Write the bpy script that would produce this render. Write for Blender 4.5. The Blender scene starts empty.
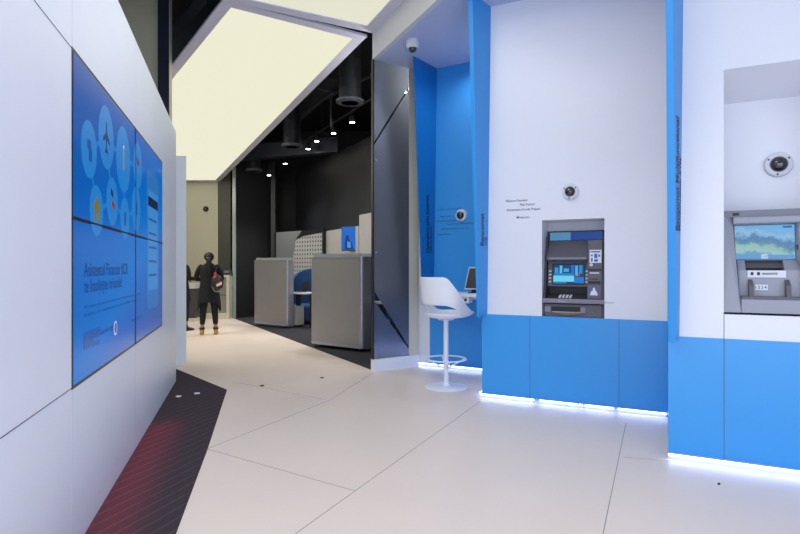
import bpy, bmesh, math, random
from mathutils import Vector, Matrix
random.seed(4)
S = bpy.context.scene
COL = S.collection
F, CX, CY, H = 545.0, 400.0, 267.0, 1.36
PI = math.pi

# ------------------------------------------------------------------ layout helpers (metres)
def P(px, py, Y): return Vector(((px-CX)/F*Y, Y, H+(CY-py)/F*Y))
def G(px, py):
    Y = F*H/(py-CY); return Vector(((px-CX)/F*Y, Y, 0))

# ------------------------------------------------------------------ materials
def lin(c):
    r = []
    for v in c[:3]:
        v = v/255.0
        r.append(v/12.92 if v <= .04045 else ((v+.055)/1.055)**2.4)
    return (r[0], r[1], r[2], 1)
def mat(name, col, rough=.5, metal=0, spec=.5, noise=0, nscale=8, coat=0, trans=0, emis=None, es=0, alpha=1, bump=0, bscale=60):
    m = bpy.data.materials.new(name); m.use_nodes = True
    nt = m.node_tree; b = nt.nodes['Principled BSDF']
    c = lin(col)
    b.inputs['Base Color'].default_value = c
    b.inputs['Roughness'].default_value = rough
    b.inputs['Metallic'].default_value = metal
    b.inputs['Specular IOR Level'].default_value = spec
    b.inputs['Coat Weight'].default_value = coat
    b.inputs['Transmission Weight'].default_value = trans
    b.inputs['Alpha'].default_value = alpha
    if emis:
        b.inputs['Emission Color'].default_value = lin(emis); b.inputs['Emission Strength'].default_value = es
    tc = nt.nodes.new('ShaderNodeTexCoord')
    n = nt.nodes.new('ShaderNodeTexNoise'); n.inputs['Scale'].default_value = nscale; n.inputs['Detail'].default_value = 4
    nt.links.new(tc.outputs['Object'], n.inputs['Vector'])
    k = noise if noise else .015
    mx = nt.nodes.new('ShaderNodeMix'); mx.data_type = 'RGBA'
    mx.inputs[6].default_value = tuple(max(0, v*(1-k)) for v in c[:3])+(1,)
    mx.inputs[7].default_value = tuple(min(1, v*(1+k)) for v in c[:3])+(1,)
    nt.links.new(n.outputs['Fac'], mx.inputs[0]); nt.links.new(mx.outputs[2], b.inputs['Base Color'])
    if bump:
        n2 = nt.nodes.new('ShaderNodeTexNoise'); n2.inputs['Scale'].default_value = bscale
        nt.links.new(tc.outputs['Object'], n2.inputs['Vector'])
        bp = nt.nodes.new('ShaderNodeBump'); bp.inputs['Strength'].default_value = bump; bp.inputs['Distance'].default_value = .01
        nt.links.new(n2.outputs['Fac'], bp.inputs['Height']); nt.links.new(bp.outputs['Normal'], b.inputs['Normal'])
    return m
def emit(name, col, s=1.0):
    return mat(name, (5, 5, 5), .25, emis=col, es=s, spec=.35)
M = {}
M['white'] = mat('white_lacquer', (226, 228, 238), .28, noise=.02, nscale=1.2)
M['wleft'] = mat('pale_wall_panel', (234, 241, 255), .33, noise=.02, nscale=1.5)
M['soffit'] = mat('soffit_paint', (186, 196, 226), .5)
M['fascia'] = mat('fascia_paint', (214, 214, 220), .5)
M['blue'] = mat('blue_lacquer', (56, 154, 228), .3, noise=.02, nscale=1)
M['bluefin'] = mat('blue_fin_paint', (46, 148, 224), .4)
M['joint'] = mat('joint_shadow_gap', (84, 92, 112), .8)
M['fjoint'] = mat('floor_joint', (120, 120, 126), .8)
M['hallpanel'] = mat('hall_white_panel', (172, 170, 168), .5)
M['ductrim'] = mat('dark_duct_rim', (84, 88, 98), .4)
M['rim'] = mat('grey_glass_rim', (150, 156, 158), .2)
M['seam'] = mat('fine_panel_seam', (196, 202, 220), .6)
M['black'] = mat('black_paint', (26, 27, 31), .55)
M['void'] = mat('black_ceiling', (13, 13, 16), .8)
M['charcoal'] = mat('charcoal_wall', (38, 40, 46), .4)
M['navy'] = mat('dark_navy_steel', (34, 40, 56), .35)
M['olive'] = mat('olive_grey_gloss', (200, 198, 172), .3)
M['cream'] = mat('cream_wall', (212, 208, 188), .5)
M['greyframe'] = mat('lightbox_frame', (214, 214, 232), .45)
M['lum'] = mat('lightbox_skin', (5, 5, 5), .7, spec=.05, emis=(238, 236, 211), es=1.0)
M['lum2'] = mat('lightbox_skin_dim', (5, 5, 5), .7, spec=.05, emis=(228, 228, 208), es=1.0)
M['led'] = emit('led_strip', (178, 196, 255), 13)
M['lamp'] = emit('spot_lamp', (255, 244, 225), 25)
M['alu'] = mat('brushed_aluminium', (156, 155, 156), .38, metal=.45, noise=.04, nscale=3)
M['aluplain'] = mat('satin_aluminium_edge', (168, 170, 186), .3, metal=.6)
M['trim'] = mat('led_profile', (190, 198, 225), .4)
M['chair'] = mat('white_plastic', (236, 238, 246), .35)
M['steelw'] = mat('white_powder_coat', (228, 232, 244), .35)
M['atmdk'] = mat('dark_grey_machine', (92, 90, 100), .45)
M['atmdk2'] = mat('darker_grey_machine', (62, 61, 70), .5)
M['atmlip'] = mat('machine_lip', (128, 124, 138), .35)
M['atmbr'] = mat('bronze_tray_lip', (112, 100, 98), .3, metal=.4)
M['silver'] = mat('silver_machine', (150, 153, 168), .4, noise=.02)
M['silver2'] = mat('mid_silver_machine', (116, 119, 134), .4)
M['slot'] = mat('machine_slot_black', (24, 24, 30), .5)
M['ink'] = mat('dark_blue_ink', (28, 34, 66), .6)
M['inkb'] = mat('navy_ink_on_blue', (14, 32, 82), .6)
M['sticker'] = mat('sticker_white', (220, 224, 236), .5)
M['purple'] = mat('violet_panel', (96, 92, 128), .45)
M['skin'] = mat('skin', (168, 122, 98), .6)
M['hair'] = mat('dark_hair', (18, 15, 15), .5, bump=.6, bscale=120)
M['cloth'] = mat('black_cloth', (13, 14, 20), .85, noise=.15, nscale=20, bump=.4, bscale=14)
M['cloth2'] = mat('charcoal_trousers', (17, 19, 28), .85)
M['boot'] = mat('tan_boot_leather', (176, 140, 58), .6)
M['bootc'] = mat('boot_cuff', (46, 46, 30), .8)
M['red'] = mat('red_fabric', (190, 24, 34), .6)
M['sofa'] = mat('blue_upholstery', (36, 72, 120), .9, bump=.3, bscale=200)
M['desk'] = mat('white_desk_top', (206, 206, 208), .4)
M['dome'] = mat('dark_dome', (22, 24, 32), .08, coat=1)
M['domeg'] = mat('camera_housing', (214, 218, 228), .4)
M['teal'] = mat('green_glass_edge', (160, 176, 172), .2)
M['key'] = mat('machine_key', (205, 205, 214), .4)

def glass_mat():
    m = bpy.data.materials.new('clear_glass'); m.use_nodes = True; nt = m.node_tree
    b = nt.nodes['Principled BSDF']; b.inputs['Base Color'].default_value = (.02, .03, .03, 1)
    b.inputs['Roughness'].default_value = .03; b.inputs['Alpha'].default_value = .1
    return m
M['glass'] = glass_mat()
def film_mat():
    m = bpy.data.materials.new('frosted_film'); m.use_nodes = True; nt = m.node_tree
    b = nt.nodes['Principled BSDF']; b.inputs['Base Color'].default_value = lin((128, 130, 136))
    b.inputs['Metallic'].default_value = .92; b.inputs['Roughness'].default_value = .26
    tr = nt.nodes.new('ShaderNodeBsdfTranslucent'); tr.inputs['Color'].default_value = (.55, .6, .7, 1)
    mx = nt.nodes.new('ShaderNodeMixShader'); mx.inputs[0].default_value = .12
    nt.links.new(b.outputs[0], mx.inputs[1]); nt.links.new(tr.outputs[0], mx.inputs[2])
    nt.links.new(mx.outputs[0], nt.nodes['Material Output'].inputs['Surface'])
    return m
M['film'] = film_mat()
def floor_mat():
    m = mat('pale_stone_floor', (232, 216, 205), .38, noise=.05, nscale=1.3)
    nt = m.node_tree; b = nt.nodes['Principled BSDF']
    tc = nt.nodes.new('ShaderNodeTexCoord')
    n = nt.nodes.new('ShaderNodeTexNoise'); n.inputs['Scale'].default_value = 3; n.inputs['Detail'].default_value = 8
    nt.links.new(tc.outputs['Object'], n.inputs['Vector'])
    r = nt.nodes.new('ShaderNodeMapRange'); r.inputs[3].default_value = .3; r.inputs[4].default_value = .46
    nt.links.new(n.outputs['Fac'], r.inputs[0]); nt.links.new(r.outputs[0], b.inputs['Roughness'])
    return m
M['floor'] = floor_mat()
def carpet_mat(name, base, line, ang, sc):
    m = mat(name, base, .95, spec=.1, noise=.3, nscale=160)
    nt = m.node_tree; b = nt.nodes['Principled BSDF']
    src = b.inputs['Base Color'].links[0].from_socket
    tc = nt.nodes.new('ShaderNodeTexCoord'); mp = nt.nodes.new('ShaderNodeMapping')
    mp.inputs['Rotation'].default_value = (0, 0, ang)
    w = nt.nodes.new('ShaderNodeTexWave'); w.inputs['Scale'].default_value = sc; w.inputs['Distortion'].default_value = .4
    w.inputs['Detail'].default_value = 2
    nt.links.new(tc.outputs['Object'], mp.inputs[0]); nt.links.new(mp.outputs[0], w.inputs[0])
    rp = nt.nodes.new('ShaderNodeMapRange'); rp.inputs[1].default_value = .86; rp.inputs[2].default_value = 1
    nt.links.new(w.outputs['Fac'], rp.inputs[0])
    mx = nt.nodes.new('ShaderNodeMix'); mx.data_type = 'RGBA'; mx.inputs[7].default_value = lin(line)
    nt.links.new(rp.outputs[0], mx.inputs[0]); nt.links.new(src, mx.inputs[6]); nt.links.new(mx.outputs[2], b.inputs['Base Color'])
    return m
M['carpet'] = carpet_mat('striped_brown_carpet', (66, 57, 62), (77, 67, 79), 0.35, 3.6)
M['carpet2'] = carpet_mat('dark_hall_carpet', (58, 58, 64), (78, 78, 86), 0.5, 4)

# ------------------------------------------------------------------ mesh builder
class MB:
    def __init__(s): s.bm = bmesh.new(); s.mi = 0
    def _f(s, vs):
        try:
            f = s.bm.faces.new(vs); f.material_index = s.mi; return f
        except ValueError: return None
    def m(s, i): s.mi = i; return s
    def box(s, x0, x1, y0, y1, z0, z1):
        return s.hexa([(x0, y0), (x1, y0), (x1, y1), (x0, y1)], [(x0, y0), (x1, y0), (x1, y1), (x0, y1)], z0, z1)
    def hexa(s, b, t, z0, z1):
        zb = z0 if isinstance(z0, (list, tuple)) else [z0]*len(b)
        zt = z1 if isinstance(z1, (list, tuple)) else [z1]*len(t)
        vb = [s.bm.verts.new((p[0], p[1], z)) for p, z in zip(b, zb)]
        vt = [s.bm.verts.new((p[0], p[1], z)) for p, z in zip(t, zt)]
        n = len(b)
        s._f(vb[::-1]); s._f(vt)
        for i in range(n): s._f([vb[i], vb[(i+1) % n], vt[(i+1) % n], vt[i]])
        return s
    def prism(s, poly, z0, z1): return s.hexa(poly, poly, z0, z1)
    def slab(s, pts, off):                      # 3-D polygon extruded by a vector
        off = Vector(off)
        a = [s.bm.verts.new(Vector(p)) for p in pts]; b = [s.bm.verts.new(Vector(p)+off) for p in pts]
        n = len(a); s._f(a); s._f(b[::-1])
        for i in range(n): s._f([a[i], b[i], b[(i+1) % n], a[(i+1) % n]])
        return s
    def rings(s, rings, cap=True, close=True):
        vs = [[s.bm.verts.new(p) for p in r] for r in rings]
        n = len(vs[0])
        for a, b in zip(vs[:-1], vs[1:]):
            for i in range(n if close else n-1):
                s._f([a[i], a[(i+1) % n], b[(i+1) % n], b[i]])
        if cap: s._f(vs[0][::-1]); s._f(vs[-1])
        return s
    def lathe(s, prof, n=32, c=(0, 0, 0), axis='Z', cap=True):
        R = []
        for r, z in prof:
            ring = []
            for i in range(n):
                a = 2*PI*i/n; x, y = r*math.cos(a), r*math.sin(a)
                if axis == 'Z': p = (x, y, z)
                elif axis == 'Y': p = (x, z, y)
                else: p = (z, x, y)
                ring.append((p[0]+c[0], p[1]+c[1], p[2]+c[2]))
            R.append(ring)
        return s.rings(R, cap)
    def tube(s, path, r, n=10, closed=False):
        path = [Vector(p) for p in path]; R = []
        m = len(path)
        for i, p in enumerate(path):
            if closed: d = path[(i+1) % m]-path[i-1]
            else: d = path[min(i+1, m-1)]-path[max(i-1, 0)]
            d.normalize()
            up = Vector((0, 0, 1)) if abs(d.z) < .95 else Vector((1, 0, 0))
            a = d.cross(up).normalized(); b = a.cross(d).normalized()
            rr = r[i] if isinstance(r, (list, tuple)) else r
            R.append([p+(a*math.cos(2*PI*k/n)+b*math.sin(2*PI*k/n))*rr for k in range(n)])
        if closed: R.append(R[0]); return s.rings(R, False)
        return s.rings(R, True)
    def ell(s, c, rx, ry, rz, n=16, m=10):
        R = []
        for j in range(m+1):
            t = -PI/2+PI*j/m; t = max(min(t, PI/2-.05), -PI/2+.05)
            R.append([(c[0]+rx*math.cos(t)*math.cos(2*PI*i/n), c[1]+ry*math.cos(t)*math.sin(2*PI*i/n), c[2]+rz*math.sin(t)) for i in range(n)])
        return s.rings(R)
    def build(s, name, mats, parent=None, smooth=False, bevel=0, weld=True):
        if weld: bmesh.ops.remove_doubles(s.bm, verts=s.bm.verts, dist=1e-6)
        bmesh.ops.recalc_face_normals(s.bm, faces=s.bm.faces)
        me = bpy.data.meshes.new(name); s.bm.to_mesh(me); s.bm.free()
        if not isinstance(mats, (list, tuple)): mats = [mats]
        for q in mats: me.materials.append(M[q] if isinstance(q, str) else q)
        if smooth:
            for p in me.polygons: p.use_smooth = True
            me.set_sharp_from_angle(angle=math.radians(40))
        o = bpy.data.objects.new(name, me); COL.objects.link(o)
        if parent: o.parent = parent
        if bevel:
            b = o.modifiers.new('bevel', 'BEVEL'); b.width = bevel; b.segments = 2; b.limit_method = 'ANGLE'
        return o
def thing(name, label, cat, loc=(0, 0, 0), rz=0, group=None):
    o = bpy.data.objects.new(name, None); COL.objects.link(o); o.empty_display_size = .1
    o.location = loc; o.rotation_euler = (0, 0, rz); tag(o, label, cat, group); return o
def tag(o, label=None, cat=None, group=None, kind=None):
    if label: o['label'] = label
    if cat: o['category'] = cat
    if group: o['group'] = group
    if kind: o['kind'] = kind
    return o
def struct(o): o['kind'] = 'structure'; return o
def place(o, loc, rz): o.location = loc; o.rotation_euler = (0, 0, rz); return o
def dup(root, loc, rz, label, group=None, recurse=True):
    r = root.copy(); COL.objects.link(r); r.location = loc; r.rotation_euler = (root.rotation_euler[0], root.rotation_euler[1], rz); r['label'] = label
    if group: r['group'] = group
    for ch in list(root.children):
        c = ch.copy(); COL.objects.link(c); c.parent = r
        for g in list(ch.children):
            d = g.copy(); COL.objects.link(d); d.parent = c
    return r

# lettering: mesh text, fitted to a width; origin, x-axis, y-axis given in the parent's own frame
def lettering(text, origin, xdir, ydir, width=None, height=None, m='ink', parent=None, name='lettering', bold=0, depth=.0015):
    cu = bpy.data.curves.new('t', 'FONT'); cu.body = text; cu.size = 1; cu.extrude = 0; cu.offset = bold
    t = bpy.data.objects.new('t', cu); COL.objects.link(t)
    bpy.context.view_layer.update()
    me = bpy.data.meshes.new_from_object(t.evaluated_get(bpy.context.evaluated_depsgraph_get()))
    bpy.data.objects.remove(t); bpy.data.curves.remove(cu)
    xs = [v.co.x for v in me.vertices]; ys = [v.co.y for v in me.vertices]
    x0, x1 = min(xs), max(xs)
    sx = width/(x1-x0) if width else height/.72
    sy = height/.72 if height else sx
    xd, yd = Vector(xdir).normalized(), Vector(ydir).normalized(); zd = xd.cross(yd)
    o3 = Vector(origin)
    for v in me.vertices:
        v.co = o3+xd*((v.co.x-x0)*sx)+yd*(v.co.y*sy)+zd*depth
    me.name = name; me.materials.clear(); me.materials.append(M[m] if isinstance(m, str) else m)
    o = bpy.data.objects.new(name, me); COL.objects.link(o)
    if parent: o.parent = parent
    return o

# =================================================================== SHELL
# ---- floor, with joints as real grooves of darker material in the same mesh
b = MB(); b.box(-9, 7, -1.2, 18, -.05, 0)
b.m(1)
def joint(a, c, w=.0035):
    a = G(*a) if len(a) == 2 else Vector(a); c = G(*c) if len(c) == 2 else Vector(c)
    d = (c-a).normalized(); n = Vector((-d.y, d.x, 0))*w/2
    b.slab([a-n, a+n, c+n, c-n], (0, 0, .0008))
joint((207, 449), (329, 400.5)); joint((329, 400.5), (374, 372.5))
joint((207, 449), (355, 491)); joint((481, 401), (355, 491)); joint((355, 491), (280, 545))
joint((626, 423), (603, 534)); a1 = G(626, 423); a2 = G(603, 534); joint(tuple(a2), tuple(a2+(a2-a1).normalized()*1.5))
joint((623, 457), (669, 461))
a = G(329, 400.5); joint(tuple(a), tuple(G(232, 381.5)), .002)
floor = struct(b.build('floor', ['floor', 'fjoint']))
# carpets
LA, LB = Vector((-.37, 7.19, 0)), Vector((-4.44, 14.5, 0))
b = MB(); p = [G(176, 369), G(227, 390), G(207.5, 449.5), G(176, 534)]
p += [Vector((-.85, 1.2, 0)), Vector((-1.3, .3, 0)), Vector((-1.75, 3.0, 0)), Vector((-2.85, 6.55, 0))]
b.prism([(q.x, q.y) for q in p], 0, .004); c1 = b.build('carpet', 'carpet', floor)
b = MB(); b.prism([(LA.x, LA.y), (.3, 7.6), (2.5, 7.9), (2.5, 17), (-6, 17), (LB.x, LB.y)], 0, .004)
c2 = b.build('carpet', 'carpet2', floor); c2['label'] = 'dark charcoal carpet of the side hall'

# ---- void ceiling and outer walls
b = MB(); b.box(-9, 7, -1.2, 18, 5.6, 5.7); struct(b.build('ceiling', 'void'))
b = MB(); b.box(-9.1, -9, -1.2, 18, 0, 5.6); struct(b.build('wall_outer_left', 'charcoal'))
b = MB(); b.box(7, 7.1, -1.2, 18, 0, 5.6); struct(b.build('wall_outer_right', 'charcoal'))

# ---- left wall with joints
wl0 = Vector((-.811-.286*.2, .2, 0)); ang = math.atan2(1, -.286)          # local x runs away from camera, local y to the left (behind)
ux = Vector((math.cos(ang), math.sin(ang), 0))
def lw(px, py=None):                                                    # pixel -> (run, z) on the left wall face
    r = (px-CX)/F; Y = .811/(-.286-r); X = r*Y
    return (Vector((X, Y, 0))-wl0).length, (None if py is None else H+(CY-py)/F*Y)
L_end = lw(176)[0]
b = MB()
t0, t1 = 3.2, 2.965
b.hexa([(0, 0), (L_end, 0), (L_end, .3), (0, .3)], [(0, 0), (L_end, 0), (L_end, .3), (0, .3)], 0, [t0, t1, t1, t0])
def zt(x): return t0+(t1-t0)*x/L_end
xs0, xs1, xm = lw(72)[0], lw(162)[0], lw(135)[0]
b.m(1)
for z in (.79, 2.39):
    b.box(0, xs0, -.0012, .004, z-.002, z+.002)
b.m(2)
b.box(xs0-.0015, xs0+.0015, -.001, .004, 2.39, zt(xs0)); b.box(xs0-.0015, xs0+.0015, -.001, .004, .004, .79)
b.box(xm-.0015, xm+.0015, -.001, .004, 2.39, zt(xm)); b.box(xm-.0015, xm+.0015, -.001, .004, .004, .79)
wall_left = struct(place(b.build('wall_left', ['wleft', 'joint', 'seam', 'black']), wl0, ang))

# ---- video wall
SL = xs1-xs0; Z0, Z1 = .79, 2.39; ZM = 1.593; XM = lw(135)[0]
vw = thing('video_wall', 'large blue four-panel video wall mounted flush in the white left wall', 'screen', wl0+ux*xs0, ang)
M['scr_bz'] = mat('screen_bezel', (16, 18, 26), .3)
def screen_mat(name, z0, z1):
    m = emit(name, (6, 84, 182), .95); nt = m.node_tree; bs = nt.nodes['Principled BSDF']; bs.inputs['Roughness'].default_value = .22; bs.inputs['Specular IOR Level'].default_value = .15
    tc = nt.nodes.new('ShaderNodeTexCoord'); sp = nt.nodes.new('ShaderNodeSeparateXYZ'); nt.links.new(tc.outputs['Object'], sp.inputs[0])
    r = nt.nodes.new('ShaderNodeValToRGB'); mr = nt.nodes.new('ShaderNodeMapRange')
    ad = nt.nodes.new('ShaderNodeMath'); ad.operation = 'MULTIPLY_ADD'; ad.inputs[1].default_value = -.35
    nt.links.new(sp.outputs[0], ad.inputs[0]); nt.links.new(sp.outputs[2], ad.inputs[2])
    mr.inputs[1].default_value = -.3; mr.inputs[2].default_value = 2.3
    nt.links.new(ad.outputs[0], mr.inputs[0]); nt.links.new(mr.outputs[0], r.inputs[0])
    e = r.color_ramp.elements; e[0].position = 0; e[0].color = lin((60, 84, 150)); e[1].position = 1; e[1].color = lin((6, 74, 160))
    for pos, c in ((.3, (30, 96, 184)), (.42, (2, 112, 200)), (.7, (2, 96, 186))):
        q = e.new(pos); q.color = lin(c)
    nt.links.new(r.outputs[0], bs.inputs['Emission Color'])
    return m
M['scr'] = screen_mat('video_picture', Z0, Z1)
b = MB(); b.box(-.008, SL+.008, -.002, .02, Z0-.008, Z1+.008); b.build('frame', 'scr_bz', vw)
mx = XM-xs0
for (a0, a1, c0, c1_) in ((0, mx, Z0, ZM), (mx, SL, Z0, ZM), (0, mx, ZM, Z1), (mx, SL, ZM, Z1)):
    b = MB(); b.box(a0+.009, a1-.009, -.0035, 0, c0+.009, c1_-.009); b.build('display_panel', 'scr', vw)
YF = -.0042
def g(name, col, s=.9):
    k = 'gfx_%d_%d_%d' % col
    if k not in M: M[k] = emit(k, col, s)
    return k
def sp_(px, py):
    r, z = lw(px, py); return r-xs0, z
def disc(cx, cz, r, col, y=YF, name='picture_bubble', n=40, sx=1):
    b = MB(); b.slab([(cx+sx*r*math.cos(2*PI*i/n), y, cz+r*math.sin(2*PI*i/n)) for i in range(n)], (0, .0004, 0)); return b.build(name, g('c', col), vw)
def poly(pts, col, y=YF-.0006, name='picture_icon'):
    b = MB(); b.slab([(p[0], y, p[1]) for p in pts], (0, .0004, 0)); return b.build(name, g('c', col), vw)
def cpx(X, Y): return 72+.2435*X, 100+.2435*Y
bub = [(67, 203, 118), (138, 155, 129), (209, 245, 135), (268, 270, 95), (98, 455, 105), (163, 417, 98), (215, 487, 86), (262, 447, 92)]
cen = []
for X, Y, r in bub:
    px, py = cpx(X, Y); u, z = sp_(px, py); Yd = .811/(-.286-(px-CX)/F); rr = r*.2435*Yd/F
    cen.append((u, z, rr))
for i, j in ((0, 1), (1, 2), (2, 3), (0, 4), (1, 5), (2, 6), (3, 7), (4, 5), (5, 6), (6, 7)):
    (x0, z0, _), (x1, z1, _) = cen[i], cen[j]; d = Vector((x1-x0, z1-z0)).normalized(); n = Vector((-d.y, d.x))*.014
    poly([(x0+n.x, z0+n.y), (x1+n.x, z1+n.y), (x1-n.x, z1-n.y), (x0-n.x, z0-n.y)], (26, 120, 205), YF, 'picture_link')
for k, (u, z, rr) in enumerate(cen):
    disc(u, z, rr, (34, 126, 204), YF-.0006)
yi = YF-.0012
def local_poly(k, pts, col, sc=.1):
    u, z, _ = cen[k]; poly([(u+x*sc, z+w*sc) for x, w in pts], col, yi)
local_poly(0, [(-.4, .5), (.3, .5), (.3, .1), (.5, .1), (.5, -.6), (-.1, -.6), (-.1, 0), (-.4, 0)], (8, 84, 160))
local_poly(1, [(-.1, .9), (.1, .9), (.14, .3), (.8, -.15), (.8, -.35), (.14, -.1), (.1, -.6), (.35, -.8), (.35, -.95), (0, -.85), (-.35, -.95), (-.35, -.8), (-.1, -.6), (-.14, -.1), (-.8, -.35), (-.8, -.15), (-.14, .3)], (10, 52, 110))
local_poly(2, [(-.15, .7), (.15, .7), (.15, -.7), (-.15, -.7)], (150, 140, 90)); local_poly(2, [(-.12, .95), (.12, .95), (.12, .74), (-.12, .74)], (225, 215, 200))
local_poly(3, [(-.6, .3), (-.3, .7), (0, .2), (.3, .6), (.6, .1), (.3, 0), (-.3, .1)], (120, 40, 60))
local_poly(4, [(0, .8), (.75, .15), (.5, .15), (.5, -.6), (.12, -.6), (.12, -.15), (-.12, -.15), (-.12, -.6), (-.5, -.6), (-.5, .15), (-.75, .15)], (120, 112, 44))
local_poly(5, [(-.5, .8), (.1, .6), (.2, .2), (-.4, .4)], (20, 40, 80)); local_poly(5, [(-.3, .1), (.6, -.1), (.5, -.5), (-.2, -.3)], (140, 50, 60))
local_poly(6, [(-.3, .3), (.3, .5), (.3, -.4), (-.3, -.5)], (12, 84, 160)); local_poly(7, [(-.3, .5), (.3, .5), (.3, -.5), (-.3, -.5)], (14, 96, 170))
# handset drawing at the right of the picture
a, z_a = sp_(146.5, 172); c, z_c = sp_(158, 318)
pu0, pu1 = a, c; pz0, pz1 = 1.0, 2.18
M[g('c', (36, 118, 196))]
b = MB(); R_ = .09
pts = []
for (cx_, cz_, a0_) in ((pu1-R_, pz1-R_, 0), (pu0+R_, pz1-R_, 90), (pu0+R_, pz0+R_, 180), (pu1-R_, pz0+R_, 270)):
    for i in range(7):
        t = math.radians(a0_+i*15); pts.append((cx_+R_*math.cos(t), cz_+R_*math.sin(t)))
poly(pts, (42, 112, 184), YF-.0001, 'picture_handset')
pi_ = [(pu0+.05, pz0+.16), (pu1-.05, pz0+.16), (pu1-.05, pz1-.16), (pu0+.05, pz1-.16)]
poly(pi_, (58, 134, 204), YF-.0006, 'picture_handset_page')
poly([(pu0+.05, pz1-.3), (pu1-.05, pz1-.3), (pu1-.05, pz1-.22), (pu0+.05, pz1-.22)], (12, 34, 70), YF-.0012, 'picture_line')
for i in range(5):
    zz = pz1-.42-i*.12
    poly([(pu0+.09, zz), (pu1-.12, zz), (pu1-.12, zz+.02), (pu0+.09, zz+.02)], (22, 84, 150), YF-.0012, 'picture_line')
b = MB(); b.box(0, SL, -.0075, -.003, ZM-.005, ZM+.005); b.box(mx-.005, mx+.005, -.0075, -.003, Z0, Z1); b.build('panel_seam', 'scr_bz', vw)
# lettering on the screen
M['scrtxt'] = emit('screen_text_blue', (6, 46, 112), .8)
def stext(s, p0, p1, h, bold=0, m='scrtxt'):
    u0, z0 = sp_(*p0); u1, _ = sp_(*p1)
    return lettering(s, (u0, YF+.0002, z0), (1, 0, 0), (0, 0, 1), width=u1-u0, height=h, m=m, parent=vw, bold=bold, depth=.001)
stext('Asistentul Financiar BCR', (83.2, 276.5), (127, 275.5), .075, .01)
stext('te însoțește oriunde!', (83.2, 293), (121, 287.5), .07, .008)
stext('Ai acces oriunde la asistentul financiar pentru conturi', (83.5, 309), (140, 297), .018)
stext('si plati, iar raspunsul vine pe telefonul mobil.', (83.5, 317), (137, 304), .018)
stext('banking', (100, 335), (112, 330), .036, 0)
stext('detalii pe site', (131, 322), (141, 317), .02)
u, z = sp_(114.8, 328); disc(u, z, .045, (200, 206, 226), YF-.0006, 'picture_logo'); disc(u, z, .034, (20, 96, 190), YF-.0012, 'picture_logo')
lettering('S', (u-.015, YF-.0014, z-.022), (1, 0, 0), (0, 0, 1), height=.044, m=g('c', (190, 60, 90)), parent=vw, bold=.02, depth=.001)
for (pa, pb, c) in (((83, 333), (99, 343), (16, 84, 170)), ((83, 343), (92, 350), (34, 92, 160)), ((92, 343), (99, 347), (26, 88, 168))):
    u0, z1 = sp_(*pa); u1, _ = sp_(pb[0], pb[1]); _, z0 = sp_(pa[0], pb[1])
    poly([(u0, z0), (u1, z0), (u1, z1), (u0, z1)], c, YF-.001, 'picture_block')

# ---- second corridor wall segment behind the left wall
b = MB(); b.prism([(-3.9, 7.45), (-2.965, 7.56), (-3.05, 7.72), (-3.9, 7.7)], 0, 2.9)
b.m(1)
struct(b.build('wall_corridor', ['wleft', 'seam']))
# pillar and glossy olive wall above the left wall
b = MB(); b.box(-3.445, -3.288, 7.75, 7.86, 0, 5.6); struct(b.build('trim_1', 'navy'))
b = MB(); b.box(-3.288, -3.283, 7.76, 7.85, 0, 5.6); struct(b.build('trim_2', 'cream'))
b = MB(); b.box(-8.9, -3.40, 7.9, 8.0, 0, 5.6); struct(b.build('wall_upper_left', 'olive'))

# ---- far wall, pilaster, glass edge
b = MB(); b.box(-8.9, P(218, 0, 15)[0], 15.0, 15.1, 0, 3.95); struct(b.build('wall_far', 'cream'))
b = MB(); b.box(P(218.5, 0, 14.9)[0], P(230.5, 0, 14.9)[0], 14.9, 15.05, 0, 3.95); struct(b.build('trim_3', mat('dark_olive_pilaster', (76, 76, 68), .4)))
b = MB(); b.box(P(232.3, 0, 14.45)[0], P(235.6, 0, 14.45)[0], 14.45, 14.5, 0, 4.0); struct(b.build('trim_4', 'teal'))
b = MB(); b.prism([(P(236, 0, 14.5)[0], 14.5), (P(270.5, 0, 15.2)[0], 15.2), (P(270.5, 0, 15.2)[0], 15.35), (P(236, 0, 14.5)[0], 14.65)], 0, 4.3); struct(b.build('wall_hall_left', 'black'))
b = MB(); b.box(-8.9, 2.5, 17, 17.1, 0, 5.6); struct(b.build('wall_hall_back', 'black'))
# slim post
q = P(273.5, 0, 15.0); b = MB(); b.box(q.x-.06, q.x+.06, 14.95, 15.1, 0, 4.25); struct(b.build('trim_5', 'charcoal'))
# hall right wall (parallel to the hall edge) and its back leg
wa, wb = Vector((-3.0, 15.65)), Vector((1.35, 7.65))
wd = (wb-wa).normalized(); wn = Vector((-wd.y, wd.x))          # wn points behind
if wn.x < 0: wn = -wn
b = MB(); b.prism([tuple(wa), tuple(wb), tuple(wb+wn*.15), tuple(wa+wn*.15)], 0, 4.06); struct(b.build('wall_hall_right', 'charcoal'))
b = MB(); q = P(276, 0, 15.9); b.prism([(q.x, 15.9), tuple(wa), (wa.x, wa.y+.12), (q.x, 16.02)], 0, 4.06); struct(b.build('wall_hall_end', 'charcoal'))
# white panelling on the hall's right wall
def hw(px, off=.04):                       # point on the hall right wall (offset to the room side)
    r = (px-CX)/F; pa = wa-wn*off
    t = (r*pa.y-pa.x)/(wd.x-r*wd.y); return pa+wd*t
def hpanel(px0, px1, z0, z1, m, name):
    a, c = hw(px0), hw(px1); n = wn*.035
    b = MB(); b.prism([tuple(a), tuple(c), tuple(c+n), tuple(a+n)], z0, z1); return struct(b.build(name, m))
hpanel(325.2, 358.5, .01, 2.24, 'hallpanel', 'trim_6')
hpanel(359.2, 395, .01, 2.47, 'hallpanel', 'trim_7')

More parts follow.
